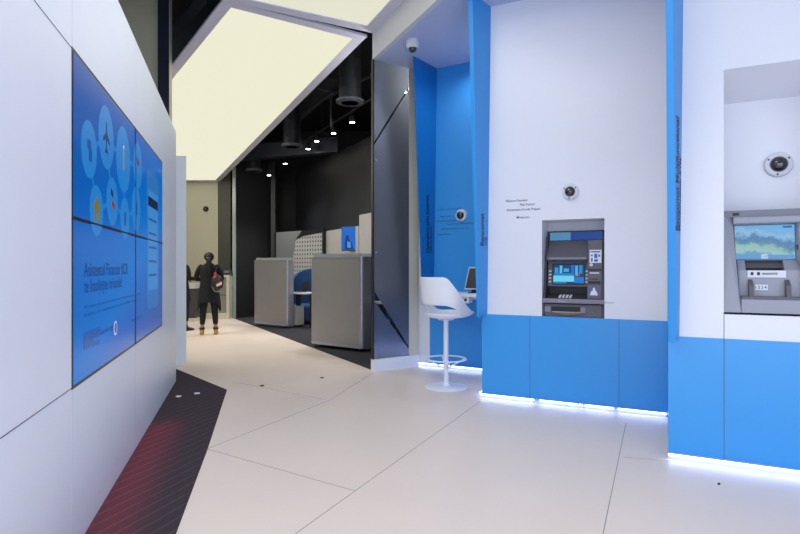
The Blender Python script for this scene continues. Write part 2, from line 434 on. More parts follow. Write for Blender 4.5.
# ---- light boxes (tilted far one, flat near one)
def planeA(px, py):                         # far lightbox underside: dz = 3.03-.088(Y-7.1)
    r, q = (px-CX)/F, (CY-py)/F; Y = 3.655/(q+.088); return Vector((r*Y, Y, H+q*Y))
def zA(Y): return H+3.03-.088*(Y-7.1)
def offset_poly(pts, d):
    n = len(pts); out = []
    area = sum(pts[i][0]*pts[(i+1) % n][1]-pts[(i+1) % n][0]*pts[i][1] for i in range(n))
    sg = 1 if area > 0 else -1
    for i in range(n):
        a, c, e = Vector(pts[i-1]), Vector(pts[i]), Vector(pts[(i+1) % n])
        d1, d2 = (c-a).normalized(), (e-c).normalized()
        n1, n2 = Vector((d1.y, -d1.x))*sg, Vector((d2.y, -d2.x))*sg
        m = (n1+n2); m = m/max(.2, (1+n1.dot(n2))); out.append(tuple(c+m*d))
    return out
def lightbox(name, label, inner, zf, d, lum, th=.14):
    outer = offset_poly(inner, d); n = len(inner)
    root = thing(name, label, 'ceiling light', (0, 0, 0))
    b = MB()
    for i in range(n):
        j = (i+1) % n
        q = [inner[i], inner[j], outer[j], outer[i]]
        b.hexa(q, q, [zf(p[1]) for p in q], [zf(p[1])+th for p in q])
    b.hexa(inner, inner, [zf(p[1])+.05 for p in inner], [zf(p[1])+.06 for p in inner])
    b.build('frame', 'greyframe', root)
    b = MB(); b.hexa(inner, inner, [zf(p[1])+.012 for p in inner], [zf(p[1])+.03 for p in inner]); b.build('diffuser', lum, root)
    return root
ia = [planeA(231, 7.5), planeA(353.7, 38.7), planeA(215, 180)]
inA = [(p.x, p.y) for p in ia]+[(-7.6, 14.8), (-7.2, 13.2)]
inA[2] = (inA[2][0], 14.8)
lightbox('ceiling_light', 'long cream glowing ceiling lightbox tapering away over the corridor', inA, zA, .13, 'lum', .03)
ZB = H+3.03
fd = Vector((.422, -.907)); F0 = Vector((-.35, 7.08))
B0 = Vector((-.415, 6.86))
sd = (Vector(inA[0])-Vector(inA[1])).normalized()
inB = [tuple(B0), tuple(B0+fd*6.3), tuple(B0+fd*6.3+sd*4.6), tuple(B0+sd*4.6)]
lightbox('ceiling_light', 'glowing ceiling lightbox cut off by the top edge above the entrance', inB, lambda y: ZB, .15, 'lum2', .03)

# ---- soffit above the machines + fascia
b = MB()
e = F0+fd*8.8
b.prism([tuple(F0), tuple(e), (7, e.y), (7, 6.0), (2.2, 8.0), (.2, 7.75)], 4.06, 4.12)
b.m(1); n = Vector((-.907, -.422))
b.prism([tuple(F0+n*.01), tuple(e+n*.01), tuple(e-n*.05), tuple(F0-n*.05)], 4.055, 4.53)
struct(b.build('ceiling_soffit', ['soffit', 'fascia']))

# ---- machine wall frames
UX = Vector((.899, -.438, 0)).normalized(); UY = Vector((.438, .899, 0)).normalized(); WR = math.atan2(-.438, .899)
C1, C2 = Vector((.858, 5.70, 0)), Vector((1.91, 3.88, 0))
ZC = 4.06
def onwall(C, px, py, w=0):                 # pixel -> local (s, z) on a machine wall, w metres behind its face
    r = (px-CX)/F; o = C+UY*w
    s = (r*o.y-o.x)/(UX.x-r*UX.y); p = o+UX*s
    return s, H+(CY-py)/F*p.y
def fin(name, C, A, k, A2, k2, th, zb, zt_, rz=WR):
    d = Vector((-.189, -.982)); t = Vector((-.982, .189))
    A, A2 = Vector(A), Vector(A2)
    top = [tuple(A), tuple(A+d*k), tuple(A+d*k+t*th[0]), (th[2], -.0)]
    bot = [tuple(A2), tuple(A2+d*k2), tuple(A2+d*k2+t*th[1]), (th[2], -.0)]
    b = MB(); b.hexa(bot, top, [zb, zb-.025, zb-.025, zb], zt_)
    return struct(place(b.build(name, 'bluefin', bevel=.004), C, rz)), bot, top
Z1R, Z2R = (.87, 1.825), (1.037, 2.71)
b = MB(); S0, S1, SE, D = .619, 1.204, 1.742, 1.5
b.box(0, S0, 0, D, .87, ZC); b.box(S1, SE, 0, D, .87, ZC); b.box(S0, S1, 0, D, Z1R[1], ZC); b.box(S0, S1, .36, D, .87, Z1R[1])
b.box(S0, S1, .02, D, .866, .87)
b.m(1); s5, z5 = onwall(C1, 614, 303); b.box(S1, s5, -.001, .003, z5-.002, z5+.002)
wall_c = struct(place(b.build('wall_center', ['white', 'joint']), C1, WR))
b = MB(); b.box(0, SE, -.003, D, 0, .87); b.m(1)
for px in (530, 619): s, _ = onwall(C1, px, 350); b.box(s-.002, s+.002, -.0042, .003, .03, .87)
b.build('lower_band', ['blue', 'joint'], wall_c)
S20, S21 = .341, .98
b = MB(); b.box(0, S20, 0, 1.17, .87, ZC); b.box(S21, 4, 0, 1.17, .87, ZC); b.box(S20, S21, 0, 1.17, .87, Z2R[0])
b.box(S20, S21, .42, 1.17, Z2R[0], ZC)
b.slab([(S20, 0, Z2R[1]), (S20, .42, Z2R[1]-.13), (S20, .42, ZC), (S20, 0, ZC)], (S21-S20, 0, 0))
b.m(1); s, _ = onwall(C2, 724, 320); b.box(s-.002, s+.002, -.0012, .003, .87, Z2R[0])
wall_r = struct(place(b.build('wall_right', ['white', 'joint']), C2, WR))
b = MB(); b.box(0, 4, -.003, 1.17, 0, .87); b.m(1); b.box(s-.002, s+.002, -.0042, .003, .03, .87); b.box(s+1.1, s+1.104, -.0042, .003, .03, .87)
b.build('lower_band', ['blue', 'joint'], wall_r)
def solve(C, s, w, d, px):                  # how far along local direction d from (s, w) the point falls on column px
    r = (px-CX)/F; p = C+UX*s+UY*w; q = UX*d[0]+UY*d[1]
    return (r*p.y-p.x)/(q.x-r*q.y)
def fin_dims(C, right, lead, left):
    s, _ = onwall(C, right, 300); d, t = (-.189, -.982), (-.982, .189)
    k = solve(C, s, 0, d, lead); return s, k, solve(C, s+d[0]*k, d[1]*k, t, left)
sT, kT, tT = fin_dims(C1, 491, 472.5, 467.5); sB, kB, tB = fin_dims(C1, 487.5, 478.8, 476.8)
fin1, fb1, ft1 = fin('trim_8', C1, (sT, 0), kT, (sB, 0), kB, (tT, tB, .0), .87, ZC)
sT, kT, tT = fin_dims(C2, 684.7, 672, 664.8); sB, kB, tB = fin_dims(C2, 679.5, 676.2, 668)
fin2, fb2, ft2 = fin('trim_9', C2, (sT, 0), kT, (sB, 0), kB, (tT, tB, .0), .87, ZC)
def fin_text(fn, bot, top, z, zend, f0, size, text, m='inkb', bold=0, squash=1, zb=.87):
    def at(f, zz):
        t = (zz-zb)/(ZC-zb); a = Vector(bot[0]).lerp(Vector(top[0]), t); c = Vector(bot[1]).lerp(Vector(top[1]), t)
        p = a.lerp(c, f); return Vector((p.x, p.y, zz))
    a, c = at(f0, z), at(f0, zend)
    xd = (c-a).normalized(); yd = (at(1, z)-at(0, z)).normalized(); yd = (yd-xd*yd.dot(xd)).normalized()
    return lettering(text, a, xd, yd, width=(c-a).length, height=size, m=m, parent=fn, bold=bold, depth=.002)
def zfin(py, Y): return H+(CY-py)/F*Y
fin_text(fin1, fb1, ft1, zfin(245.5, 5.55), zfin(213, 5.55), .42, .075, 'Bancomat', bold=.018)
fin_text(fin1, fb1, ft1, zfin(245.5, 5.55), zfin(237, 5.55), .16, .035, 'ATM', bold=.03)
fin_text(fin2, fb2, ft2, zfin(230, 3.7), zfin(116, 3.7), .42, .11, 'Bancomat Multifunctional', bold=.022)
fin_text(fin2, fb2, ft2, zfin(230, 3.7), zfin(155, 3.7), .1, .055, 'Multifunctional ATM', bold=.03)

# lettering on the white wall above the first machine
for s_, p0, p1, y in (('Eliberare Numerar', 506, 527.8, 202.2), ('Plati Facturi', 520, 534.7, 205.8), ('Reincarcare Cartele Prepaid', 506.9, 540, 211.2), ('Miniextras', 516.7, 529.5, 218.6)):
    a, z = onwall(C1, p0, y); c, _ = onwall(C1, p1, y)
    lettering(s_, (a, 0, z), (1, 0, 0), (0, 0, 1), width=c-a, height=.024, m='ink', parent=wall_c, bold=.006)

# LED base profiles
def led_run(x0, x1, gaps, loc, rz, label, idx):
    root = thing('led_profile', label, 'LED strip', loc, rz, None)
    b = MB(); b.box(x0, x1, -.022, -.004, 0, .03); b.box(x0, x1, -.033, -.004, .0425, .046); b.build('profile', 'trim', root)
    cur = x0
    for g0, g1 in list(gaps)+[(x1, x1)]:
        if g0-cur > .005:
            b = MB(); b.box(cur, g0, -.034, -.022, .031, .0425); b.build('light_strip', 'led', root)
        cur = g1
    return root
gp = []
for p0, p1 in ((534.5, 540), (565.3, 567), (577.5, 579.5), (583, 585.5), (613.8, 618.5)): gp.append((onwall(C1, p0, 400)[0], onwall(C1, p1, 400)[0]))
led_run(0, SE-.01, gp, C1, WR, 'glowing white-blue light strip with gaps along the foot of the first cash machine wall', 1)
sl = bpy.data.objects['led_profile']
b = MB(); b.box(-.034, -.022, .03, 1.35, .031, .0425); b.build('light_strip', 'led', sl)  # added side run, hidden round the corner, to light the band and niche
b = MB(); b.box(-.022, -.004, .03, 1.35, 0, .046); b.build('profile', 'trim', sl)
led_run(0, 3.9, [], C2, WR, 'unbroken glowing light strip along the foot of the right-hand machine wall', 2)

# ---- niche
NB0 = Vector((.244, 7.56, 0)); ND = Vector((.862, -.507, 0)).normalized(); NR = math.atan2(ND.y, ND.x)
b = MB(); b.box(.19, 1.6, 0, .12, 0, ZC); b.m(1).box(0, .19, 0, .12, 0, ZC)
wall_n = struct(place(b.build('wall_niche', ['blue', 'white']), NB0, NR))
b = MB(); b.prism([(.12, 7.41), (.244, 7.5), (.244, 7.68), (.12, 7.68)], 0, ZC); struct(b.build('trim_10', 'cream'))
# fin 3
b = MB()
A = Vector((.503, 7.408)); A2 = Vector((.462, 7.432)); d = Vector((-.6, -.8)); t = Vector((-.8, .6))
top = [tuple(A), tuple(A+d*.54), tuple(A+d*.54+t*.018), tuple(A+t*.03)]
bot = [tuple(A2), tuple(A2+d*.26), tuple(A2+d*.26+t*.018), tuple(A2+t*.03)]
b.hexa(bot, top, [.87, .85, .85, .87], ZC); fin3 = struct(b.build('trim_11', mat('deep_blue_fin_paint', (10, 112, 188), .35), bevel=.003))
fin_text(fin3, bot, top, zfin(253, 7.3), zfin(195, 7.3), .42, .075, 'Operatiuni prin Internet', bold=.022)
fin_text(fin3, bot, top, zfin(253, 7.3), zfin(226.5, 7.3), .24, .035, 'Click 24 Banking', bold=.02)
def onniche(px, py):
    r = (px-CX)/F; s = (r*NB0.y-NB0.x)/(ND.x-r*ND.y); p = NB0+ND*s; return s, H+(CY-py)/F*p.y
for s_, x0, x1, y in (('Consultare sold prin Internet', 108, 228, 196), ('Plata facturi', 122, 182, 230), ('Home Banking BCR24', 108, 198, 253), ('Transferuri prin Internet Banking', 153, 283, 267), ('Solicitari deschidere cont nou', 127, 258, 290), ('Autentificare', 108, 175, 317)):
    a, z = onniche(415+.2058*x0, 170+.2058*y); c, _ = onniche(415+.2058*x1, 0)
    lettering(s_, (a, 0, z), (1, 0, 0), (0, 0, 1), width=c-a, height=.022, m='inkb', parent=wall_n)
led_run(0, 1.3, [], NB0, NR, 'glowing light strip on the floor at the back of the blue niche', 3)

# counter, socket box, tablet
ctr = thing('counter', 'white wall-mounted counter slab across the blue niche', 'counter', tuple(NB0+Vector((0, 0, 0))), NR)
s0 = .33
b = MB(); b.box(s0, 1.35, -.50, 0, .995, 1.035); b.build('worktop', 'chair', ctr, bevel=.004)
b = MB(); b.box(s0+.1, 1.3, -.04, 0, .94, .995); b.build('support_rail', 'chair', ctr)
def oncounter(px, py, w=.44):
    r = (px-CX)/F; o = NB0-Vector((-ND.y, ND.x, 0))*w
    s = (r*o.y-o.x)/(ND.x-r*ND.y); p = o+ND*s; return s, H+(CY-py)/F*p.y
sa, za = oncounter(458.5, 303); sb, zb_ = oncounter(469.5, 296.5)
sk = thing('socket_box', 'small white power socket box fixed under the niche counter', 'socket', tuple(NB0), NR)
b = MB(); b.box(sa, sb, -.46, -.34, .995-.08, .995); b.build('housing', 'chair', sk, bevel=.004)
for k in range(2):
    b = MB(); x = sa+(sb-sa)*(.3+.4*k); b.lathe([(.018, 0), (.018, .004)], 20, (x, -.4635, 1.035-.08), 'Y'); b.build('outlet', 'slot', sk)
# tablet
sx0, _ = oncounter(463.2, 280); nv = Vector((-ND.y, ND.x, 0))
tb = thing('tablet', 'tablet in a pale frame on a stand on the niche counter', 'tablet', tuple(NB0+ND*(sx0+.085)-nv*.3+Vector((0, 0, 1.035))), NR)
b = MB(); b.slab([(-.12, -.03, .045), (.13, -.03, .045), (.13, .05, .325), (-.09, .05, .325)], (0, .016, .0)); b.build('frame', 'domeg', tb, bevel=.003)
b = MB(); b.slab([(-.105, -.0305, .06), (.118, -.0305, .06), (.118, .0435, .31), (-.078, .0435, .31)], (0, .004, 0)); b.build('screen', mat('tablet_glass', (62, 62, 70), .15), tb)
b = MB(); b.box(-.03, .05, -.01, .04, .0, .08); b.box(-.06, .08, -.05, .07, 0, .01); b.build('stand', 'slot', tb)

# ---- frosted panel beside the niche
FA, FB = Vector((-.34, 7.09, 0)), Vector((.125, 7.40, 0)); FD = (FB-FA); FLn = FD.length; FD.normalize(); FR = math.atan2(FD.y, FD.x)
fp = thing('frosted_panel', 'tall frosted grey glass partition with clear diagonal slits beside the blue niche', 'partition', tuple(FA), FR)
def zz(y, Y): return H+(CY-y)/F*Y
l1, r1, l2, r2 = zz(146, 7.09), zz(89, 7.4), zz(142.5, 7.09), zz(86.5, 7.4)
l3, r3, l4, r4 = zz(300, 7.09), zz(349.5, 7.4), zz(290, 7.09), zz(347, 7.4)
Lx = FLn
for pts in ([(0, .16), (Lx, .16), (Lx, r3), (0, l3)], [(0, l4), (Lx, r4), (Lx, r1), (0, l1)], [(0, l2), (Lx, r2), (Lx, ZC), (0, ZC)]):
    b = MB(); b._f([b.bm.verts.new((x, .0065, z)) for x, z in pts]); b.build('frosted_film', 'film', fp)
b = MB(); b.box(0, Lx, .008, .02, .16, ZC); b.build('glass_pane', 'glass', fp)
b = MB(); b.box(-.01, Lx+.14, -.03, .06, 0, .16); b.build('plinth', 'steelw', fp)
b = MB(); b.box(-.022, -.002, -.01, .03, .16, ZC); b.build('edge_post', 'slot', fp)
for z in (1.55, 2.75):
    b = MB(); b.lathe([(.012, -.012), (.012, .0)], 14, (.03, 0, z), 'Y'); b.build('fixing', 'aluplain', fp)

# =================================================================== CAMERAS
def dome(name, label, loc, rz, R=.08, m='domeg', group='round security cameras'):
    t = thing(name, label, 'camera', loc, rz, group)
    b = MB(); b.lathe([(R, 0), (R, -.022), (R*.93, -.034), (R*.66, -.042), (R*.62, -.04)], 36, (0, 0, 0), 'Y'); b.build('housing', m, t, smooth=True)
    b = MB(); pr = [(R*.64*math.cos(a), -.038-R*.5*math.sin(a)) for a in [i*PI/2/8 for i in range(8)]]+[(.001, -.038-R*.5)]
    b.lathe(pr, 28, (0, 0, 0), 'Y'); b.build('lens_dome', 'dome', t, smooth=True)
    for a in (.6, 2.6, 4.6):
        b = MB(); b.lathe([(.0065, -.041), (.0065, -.0335)], 10, (R*.82*math.cos(a), 0, R*.82*math.sin(a)), 'Y'); b.build('screw', 'slot', t)
    return t
s, z = onwall(C1, 570.5, 192); dome('security_camera', 'dome security camera on the white wall above the dark cash machine', tuple(C1+UX*s+Vector((0, 0, z))), WR, .078)
s, z = onwall(C2, 778, 165, .42); dome('security_camera', 'dome security camera inside the recess above the silver machine', tuple(C2+UY*.42+UX*s+Vector((0, 0, z))), WR, .088)
s, z = onniche(461.5, 215.5); dome('security_camera', 'dome security camera on the blue niche wall beside small lettering', tuple(NB0+ND*s+Vector((0, 0, z))), NR, .08)
q = P(206, 209, 15.0); dome('security_camera', 'small dark dome camera high on the cream far wall', (q.x, 15.0, q.z), 0, .075, 'slot')
# ceiling ptz
Yc = 2.7*F/(CY-40); cc = P(412.5, 40, Yc)
t = thing('ceiling_camera', 'white ceiling-mounted dome camera with dark globe under the soffit', 'camera', (cc.x, cc.y, 4.06))
b = MB(); b.lathe([(.07, 0), (.078, -.02), (.075, -.075), (.05, -.1), (.045, -.1)], 32); b.build('housing', 'domeg', t, smooth=True)
b = MB(); b.lathe([(.048, -.09)]+[(.052*math.cos(a), -.1-.05*math.sin(a)) for a in [i*PI/16 for i in range(8)]]+[(.001, -.15)], 28); b.build('lens_dome', 'dome', t, smooth=True)

# =================================================================== CASH MACHINE 1 (local: x right, y inward, z up)
W1 = S1-S0
am = thing('cash_machine', 'dark grey cash machine with bright blue screen set in the white wall', 'cash machine', tuple(C1+UX*S0+Vector((0, 0, .87))), WR)
def ax(X, d=0): return (X-50)/272*W1
def az(Y): return (490-Y)/448*.95
b = MB()   # body: side cheeks + back + base
b.box(0, W1, .28, .355, 0, .86)
b.hexa([(0, .0), (.022, 0), (.022, .3), (0, .3)], [(0, .2), (.022, .2), (.022, .3), (0, .3)], 0, .80)
b.hexa([(W1-.028, .0), (W1, 0), (W1, .3), (W1-.028, .3)], [(W1-.028, .17), (W1, .17), (W1, .3), (W1-.028, .3)], 0, .80)
b.build('casing', 'atmdk2', am)
b = MB(); b.box(.022, W1-.028, .02, .3, 0, .125); b.build('lower_front', 'atmdk', am, bevel=.003)
b = MB(); x0, x1 = ax(92), ax(232); b.box(x0, x1, .012, .03, .05, .10); b.build('cash_slot', 'slot', am)
for a_, c_ in ((62, 88), (220, 242)):
    b = MB(); b.box(ax(a_), ax(c_), .006, .024, .045, .10); b.build('slot_guide', 'atmlip', am, bevel=.002)
b = MB(); n = 14
arc = [(x0+(x1-x0)*i/n, .05-.03*math.sin(PI*i/n)) for i in range(n+1)]
b.slab([(x, .006, .054) for x, _ in arc[:1]]+[(x, .0, z) for x, z in arc[1:-1]]+[(arc[-1][0], .006, .054)], (0, .022, 0)); b.build('slot_lip', 'atmbr', am)
b = MB(); b.box(.0, W1, -.012, .05, .135, .178); b.build('front_lip', 'atmlip', am, bevel=.006)
lettering('Bancomat', (ax(125), -.013, .15), (1, 0, 0), (0, 0, 1), width=.07, m='sticker', parent=am)
xr = ax(246)
b = MB(); b.slab([(.022, .05, .178), (.022, .2, .215), (.022, .2, .19), (.022, .05, .15)], (xr-.022, 0, 0)); b.build('keypad_shelf', 'atmdk2', am)
for k in range(4):
    for r_ in range(3):
        b = MB(); kx = ax(118)+k*.034; y = .07+r_*.034
        b.box(kx, kx+.022, y, y+.02, .18+r_*.0085, .195+r_*.0085); b.build('key', 'key', am, bevel=.002)
# screen block
b = MB(); b.slab([(.03, .13, az(350)), (.03, .17, az(230)), (.03, .28, az(230)), (.03, .28, az(350))], (xr-.035, 0, 0)); b.build('screen_surround', 'atmdk', am)
def scr_pt(X, Y, off=0):                     # on the inclined screen plane
    z = az(Y); t = (z-az(350))/(az(230)-az(350)); return Vector((ax(X), .13+.04*t-off, z))
def tilt_panel(X0, Y0, X1, Y1, off, th, m, name, parent=am):
    b = MB(); b.slab([scr_pt(X0, Y1, off), scr_pt(X1, Y1, off), scr_pt(X1, Y0, off), scr_pt(X0, Y0, off)], (0, th, 0)); return b.build(name, m, parent)
tilt_panel(84, 243, 233, 342, .006, .008, 'slot', 'screen_bezel')
M['atmscr'] = emit('atm_picture_navy', (8, 60, 120), .9)
sc = tilt_panel(90, 248, 228, 337, .008, .004, 'atmscr', 'screen')
for (X0, Y0, X1, Y1, c) in ((90, 300, 184, 328, (110, 214, 240)), (184, 306, 228, 334, (20, 120, 205)), (96, 262, 112, 298, (40, 150, 220)), (118, 252, 130, 296, (90, 190, 235)),
                            (136, 266, 160, 282, (60, 170, 225)), (170, 250, 184, 296, (14, 110, 190)), (188, 252, 200, 300, (60, 180, 230)), (206, 250, 220, 290, (24, 140, 210)),
                            (94, 288, 180, 300, (24, 130, 200)), (90, 328, 150, 337, (16, 130, 200)), (194, 284, 210, 302, (160, 50, 70))):
    o = tilt_panel(X0, Y0, X1, Y1, .0095+random.random()*.0008, .001, g('c', c), 'picture_area', sc)
for sd_, X in (('l', 74), ('r', 237)):
    for k in range(4):
        Y = 279+k*16.5; tilt_panel(X-4+ (0 if sd_ == 'l' else 2), Y-4, X+6+(0 if sd_ == 'l' else 0), Y+4, .014, .012, 'key', 'side_key')
# hood
b = MB(); b.slab([(.028, .085, az(224)), (.028, .09, az(212)), (.028, .24, az(133)), (.028, .28, az(133)), (.028, .28, az(232)), (.028, .12, az(232))], (xr-.03, 0, 0)); b.build('hood', 'atmdk', am, bevel=.002)
b = MB(); b.box(.05, xr-.015, .078, .092, az(224), az(214)); b.build('hood_edge', 'atmlip', am, bevel=.003)
# sign over the hood
M['signl'] = emit('atm_sign_pale', (96, 162, 214), .62); M['signd'] = emit('atm_sign_blue', (20, 66, 150), .8)
b = MB(); b.box(.022, W1-.03, .25, .3, az(132), az(88)); b.build('sign_box', 'atmdk2', am)
b = MB(); b.box(ax(66), ax(161), .243, .25, az(130), az(92)); b.build('sign_panel', 'signl', am)
b = MB(); b.box(ax(161), ax(302), .243, .25, az(130), az(92)); b.build('sign_panel', 'signd', am)
# right column
b = MB(); b.slab([(xr, .05, az(405)), (xr, .12, az(135)), (xr, .28, az(135)), (xr, .28, az(405))], (W1-.03-xr, 0, 0)); b.build('side_column', 'atmdk', am, bevel=.002)
def col_pt(X, Y, off): t = (az(Y)-az(405))/(az(135)-az(405)); return Vector((ax(X), .05+.07*t-off, az(Y)))
def col(X0, Y0, X1, Y1, off, m, name, th=.006, parent=am):
    b = MB(); b.slab([col_pt(X0, Y1, off), col_pt(X1, Y1, off), col_pt(X1, Y0, off), col_pt(X0, Y0, off)], (0, th, 0)); return b.build(name, m, parent)
st = col(254, 180, 305, 240, .002, 'sticker', 'sticker')
for (X0, Y0, X1, Y1, c) in ((258, 186, 300, 192, (90, 100, 150)), (260, 202, 268, 210, (60, 90, 160)), (274, 198, 288, 218, (60, 110, 190)), (276, 206, 284, 214, (190, 60, 60)), (292, 202, 300, 212, (90, 80, 140)), (260, 218, 268, 234, (90, 110, 170)), (274, 224, 290, 234, (40, 80, 170))):
    k = 'pr_%d_%d_%d' % c
    if k not in M: M[k] = mat(k, c, .5)
    col(X0, Y0, X1, Y1, .003, k, 'print', .001, st)
col(250, 268, 308, 276, .003, 'slot', 'slot'); col(256, 284, 296, 289, .003, 'sticker', 'sticker', .004)
col(256, 313, 292, 316, .003, 'slot', 'slot'); col(251, 324, 302, 334, .012, 'slot', 'card_reader', .014)
col(249, 346, 301, 402, .003, 'purple', 'sticker', .004)
pt = [(-.5, 0), (.5, 0), (.32, .55), (.14, .6), (.14, .85), (0, 1), (-.14, .85), (-.14, .6), (-.32, .55)]
b = MB(); b.slab([col_pt(275+x*34, 388-z*36, .0045) for x, z in pt], (0, .001, 0)); b.build('sticker', 'sticker', am)
b = MB(); q = col_pt(262, 249, .0); b.lathe([(.016, -.012), (.016, 0)], 20, (q.x, q.y, q.z), 'Y'); b.build('lens', 'key', am, smooth=True)

# =================================================================== MACHINE 2
W2 = S21-S20
bm2 = thing('deposit_machine', 'silver multifunction cash machine with landscape picture on its screen', 'cash machine', tuple(C2+UX*S20+Vector((0, 0, Z2R[0]))), WR)
def bx_(X, w=0): return onwall(C2, 720+.234*X, 300, w)[0]-S20
def bz(Y): return 1.842-.001567*Y-Z2R[0]
EX = W2-.004; XT, XB = bx_(326, .16), bx_(330, .05)+.03
b = MB(); b.box(.004, EX, .26, .41, .004, bz(70)); b.build('casing', 'silver2', bm2)
b = MB(); b.slab([(bx_(14), .0, bz(505)), (bx_(92), .0, bz(505)), (bx_(84), .05, bz(320)), (bx_(74), .09, bz(275)), (bx_(64), .12, bz(120)), (bx_(60), .12, bz(86)), (bx_(14), .10, bz(60))], (0, .17, 0)); b.build('side_panel', 'silver', bm2, bevel=.003)
b = MB(); b.slab([(EX, 0, bz(505)), (XB, 0, bz(505)), (XB, .05, bz(320)), (XT, .10, bz(275)), (XT, .12, bz(120)), (XT, .12, bz(86)), (EX, .10, bz(60))], (0, .17, 0)); b.build('side_panel', 'silver', bm2, bevel=.003)
b = MB(); b.box(bx_(56, .07), EX-.01, .07, .27, bz(118), bz(88)); b.build('top_hood', 'silver', bm2, bevel=.008)
b = MB(); b.box(bx_(14), EX-.02, .10, .27, bz(88), bz(58)); b.build('top_cap', 'silver2', bm2, bevel=.002)
b = MB(); b.box(bx_(60), bx_(90), .098, .11, bz(80), bz(68)); b.build('badge', 'slot', bm2)
XR = 326
b = MB(); b.slab([(bx_(58, .17), .17, bz(278)), (bx_(XR, .17), .17, bz(278)), (bx_(XR, .17), .2, bz(118)), (bx_(58, .17), .2, bz(118))], (0, .07, 0)); b.build('screen_surround', 'silver2', bm2)
def lmat():
    m = emit('landscape_picture', (110, 170, 220), .85); nt = m.node_tree; bs = nt.nodes['Principled BSDF']
    tc = nt.nodes.new('ShaderNodeTexCoord'); sp = nt.nodes.new('ShaderNodeSeparateXYZ'); nt.links.new(tc.outputs['Object'], sp.inputs[0])
    nz = nt.nodes.new('ShaderNodeTexNoise'); nz.inputs['Scale'].default_value = 9; nz.inputs['Detail'].default_value = 9; nz.inputs['Roughness'].default_value = .75
    nt.links.new(tc.outputs['Object'], nz.inputs['Vector'])
    ad = nt.nodes.new('ShaderNodeMath'); ad.operation = 'MULTIPLY_ADD'; ad.inputs[1].default_value = .2
    sl_ = nt.nodes.new('ShaderNodeMath'); sl_.operation = 'MULTIPLY_ADD'; sl_.inputs[1].default_value = .16
    nt.links.new(sp.outputs[0], sl_.inputs[0]); nt.links.new(sp.outputs[2], sl_.inputs[2])
    nt.links.new(nz.outputs['Fac'], ad.inputs[0]); nt.links.new(sl_.outputs[0], ad.inputs[2])
    mr = nt.nodes.new('ShaderNodeMapRange'); mr.inputs[1].default_value = bz(272)+.13; mr.inputs[2].default_value = bz(120)+.13
    nt.links.new(ad.outputs[0], mr.inputs[0]); r = nt.nodes.new('ShaderNodeValToRGB'); nt.links.new(mr.outputs[0], r.inputs[0])
    e = r.color_ramp.elements; e[0].color = lin((86, 150, 200)); e[1].color = lin((120, 186, 240))
    for pos, c in ((.14, (110, 165, 196)), (.22, (158, 202, 206)), (.38, (146, 196, 190)), (.46, (104, 150, 180)), (.6, (84, 134, 182)), (.66, (120, 168, 208)), (.74, (150, 196, 236)), (.88, (124, 182, 234))):
        q = e.new(pos); q.color = lin(c)
    nt.links.new(r.outputs[0], bs.inputs['Emission Color']); return m
M['land'] = lmat()
sc = MB(); sc.slab([(bx_(68, .17), .163, bz(272)), (bx_(321, .17), .163, bz(272)), (bx_(321, .17), .193, bz(122)), (bx_(64, .17), .193, bz(122))], (0, .01, 0)); scn = sc.build('screen', 'land', bm2)
def scr2(X0, Y0, X1, Y1, c):
    def y(Y): return .1615+.03*(272-Y)/150
    b = MB(); b.slab([(bx_(X0, .16), y(Y1), bz(Y1)), (bx_(X1, .16), y(Y1), bz(Y1)), (bx_(X1, .16), y(Y0), bz(Y0)), (bx_(X0, .16), y(Y0), bz(Y0))], (0, .001, 0)); b.build('picture_area', g('c', c), scn)
scr2(66, 254, 320, 271, (88, 156, 220)); scr2(176, 252, 206, 271, (206, 226, 240)); scr2(272, 127, 312, 136, (60, 110, 170))
# neck, note slot, strip, tray
b = MB(); b.slab([(bx_(84), .09, bz(322)), (bx_(84), .16, bz(278)), (bx_(84), .26, bz(278)), (bx_(84), .26, bz(322))], (bx_(118)-bx_(84), 0, 0)); b.build('cheek', 'silver', bm2, bevel=.002)
b = MB(); b.slab([(bx_(288), .09, bz(322)), (bx_(288), .16, bz(278)), (bx_(288), .26, bz(278)), (bx_(288), .26, bz(322))], (XB-bx_(288), 0, 0)); b.build('cheek', 'silver', bm2, bevel=.002)
b = MB(); b.box(bx_(118), bx_(288), .2, .26, bz(322), bz(280)); b.build('note_slot', 'slot', bm2)
b = MB(); b.slab([(bx_(118), .16, bz(312)), (bx_(118), .19, bz(290)), (bx_(118), .2, bz(290)), (bx_(118), .2, bz(312))], (bx_(288)-bx_(118), 0, 0)); b.build('shutter', 'atmdk', bm2)
b = MB(); b.slab([(bx_(84), .07, bz(436)), (bx_(84), .09, bz(322)), (bx_(84), .26, bz(322)), (bx_(84), .26, bz(436))], (XB-bx_(84), 0, 0)); b.build('fascia', 'silver', bm2)
b = MB(); b.slab([(bx_(125), .078, bz(353)), (bx_(293), .078, bz(353)), (bx_(293), .082, bz(323)), (bx_(125), .082, bz(323))], (0, .004, 0)); b.build('label_strip', 'sticker', bm2)
lettering('BANCNOTE', (bx_(190), .077, bz(341)), (1, 0, 0), (0, 0, 1), width=bx_(255)-bx_(190), height=.014, m='slot', parent=bm2, bold=.02)
for X in (138, 166):
    b = MB(); b.box(bx_(X), bx_(X+12), .0745, .079, bz(343), bz(330)); b.build('icon', 'slot', bm2)
b = MB(); b.box(bx_(154), bx_(212), .068, .074, bz(408), bz(384)); b.build('sticker', 'sticker', bm2)
lettering('1 2 3 4', (bx_(158), .067, bz(401)), (1, 0, 0), (0, 0, 1), width=bx_(206)-bx_(158), height=.02, m='slot', parent=bm2, bold=.01)
for X in (126, 286):
    b = MB(); b.slab([(bx_(X), -.0, bz(440)), (bx_(X), .02, bz(385)), (bx_(X), .08, bz(362)), (bx_(X), .1, bz(440))], (.026, 0, 0)); b.build('tray_guide', 'atmdk', bm2)
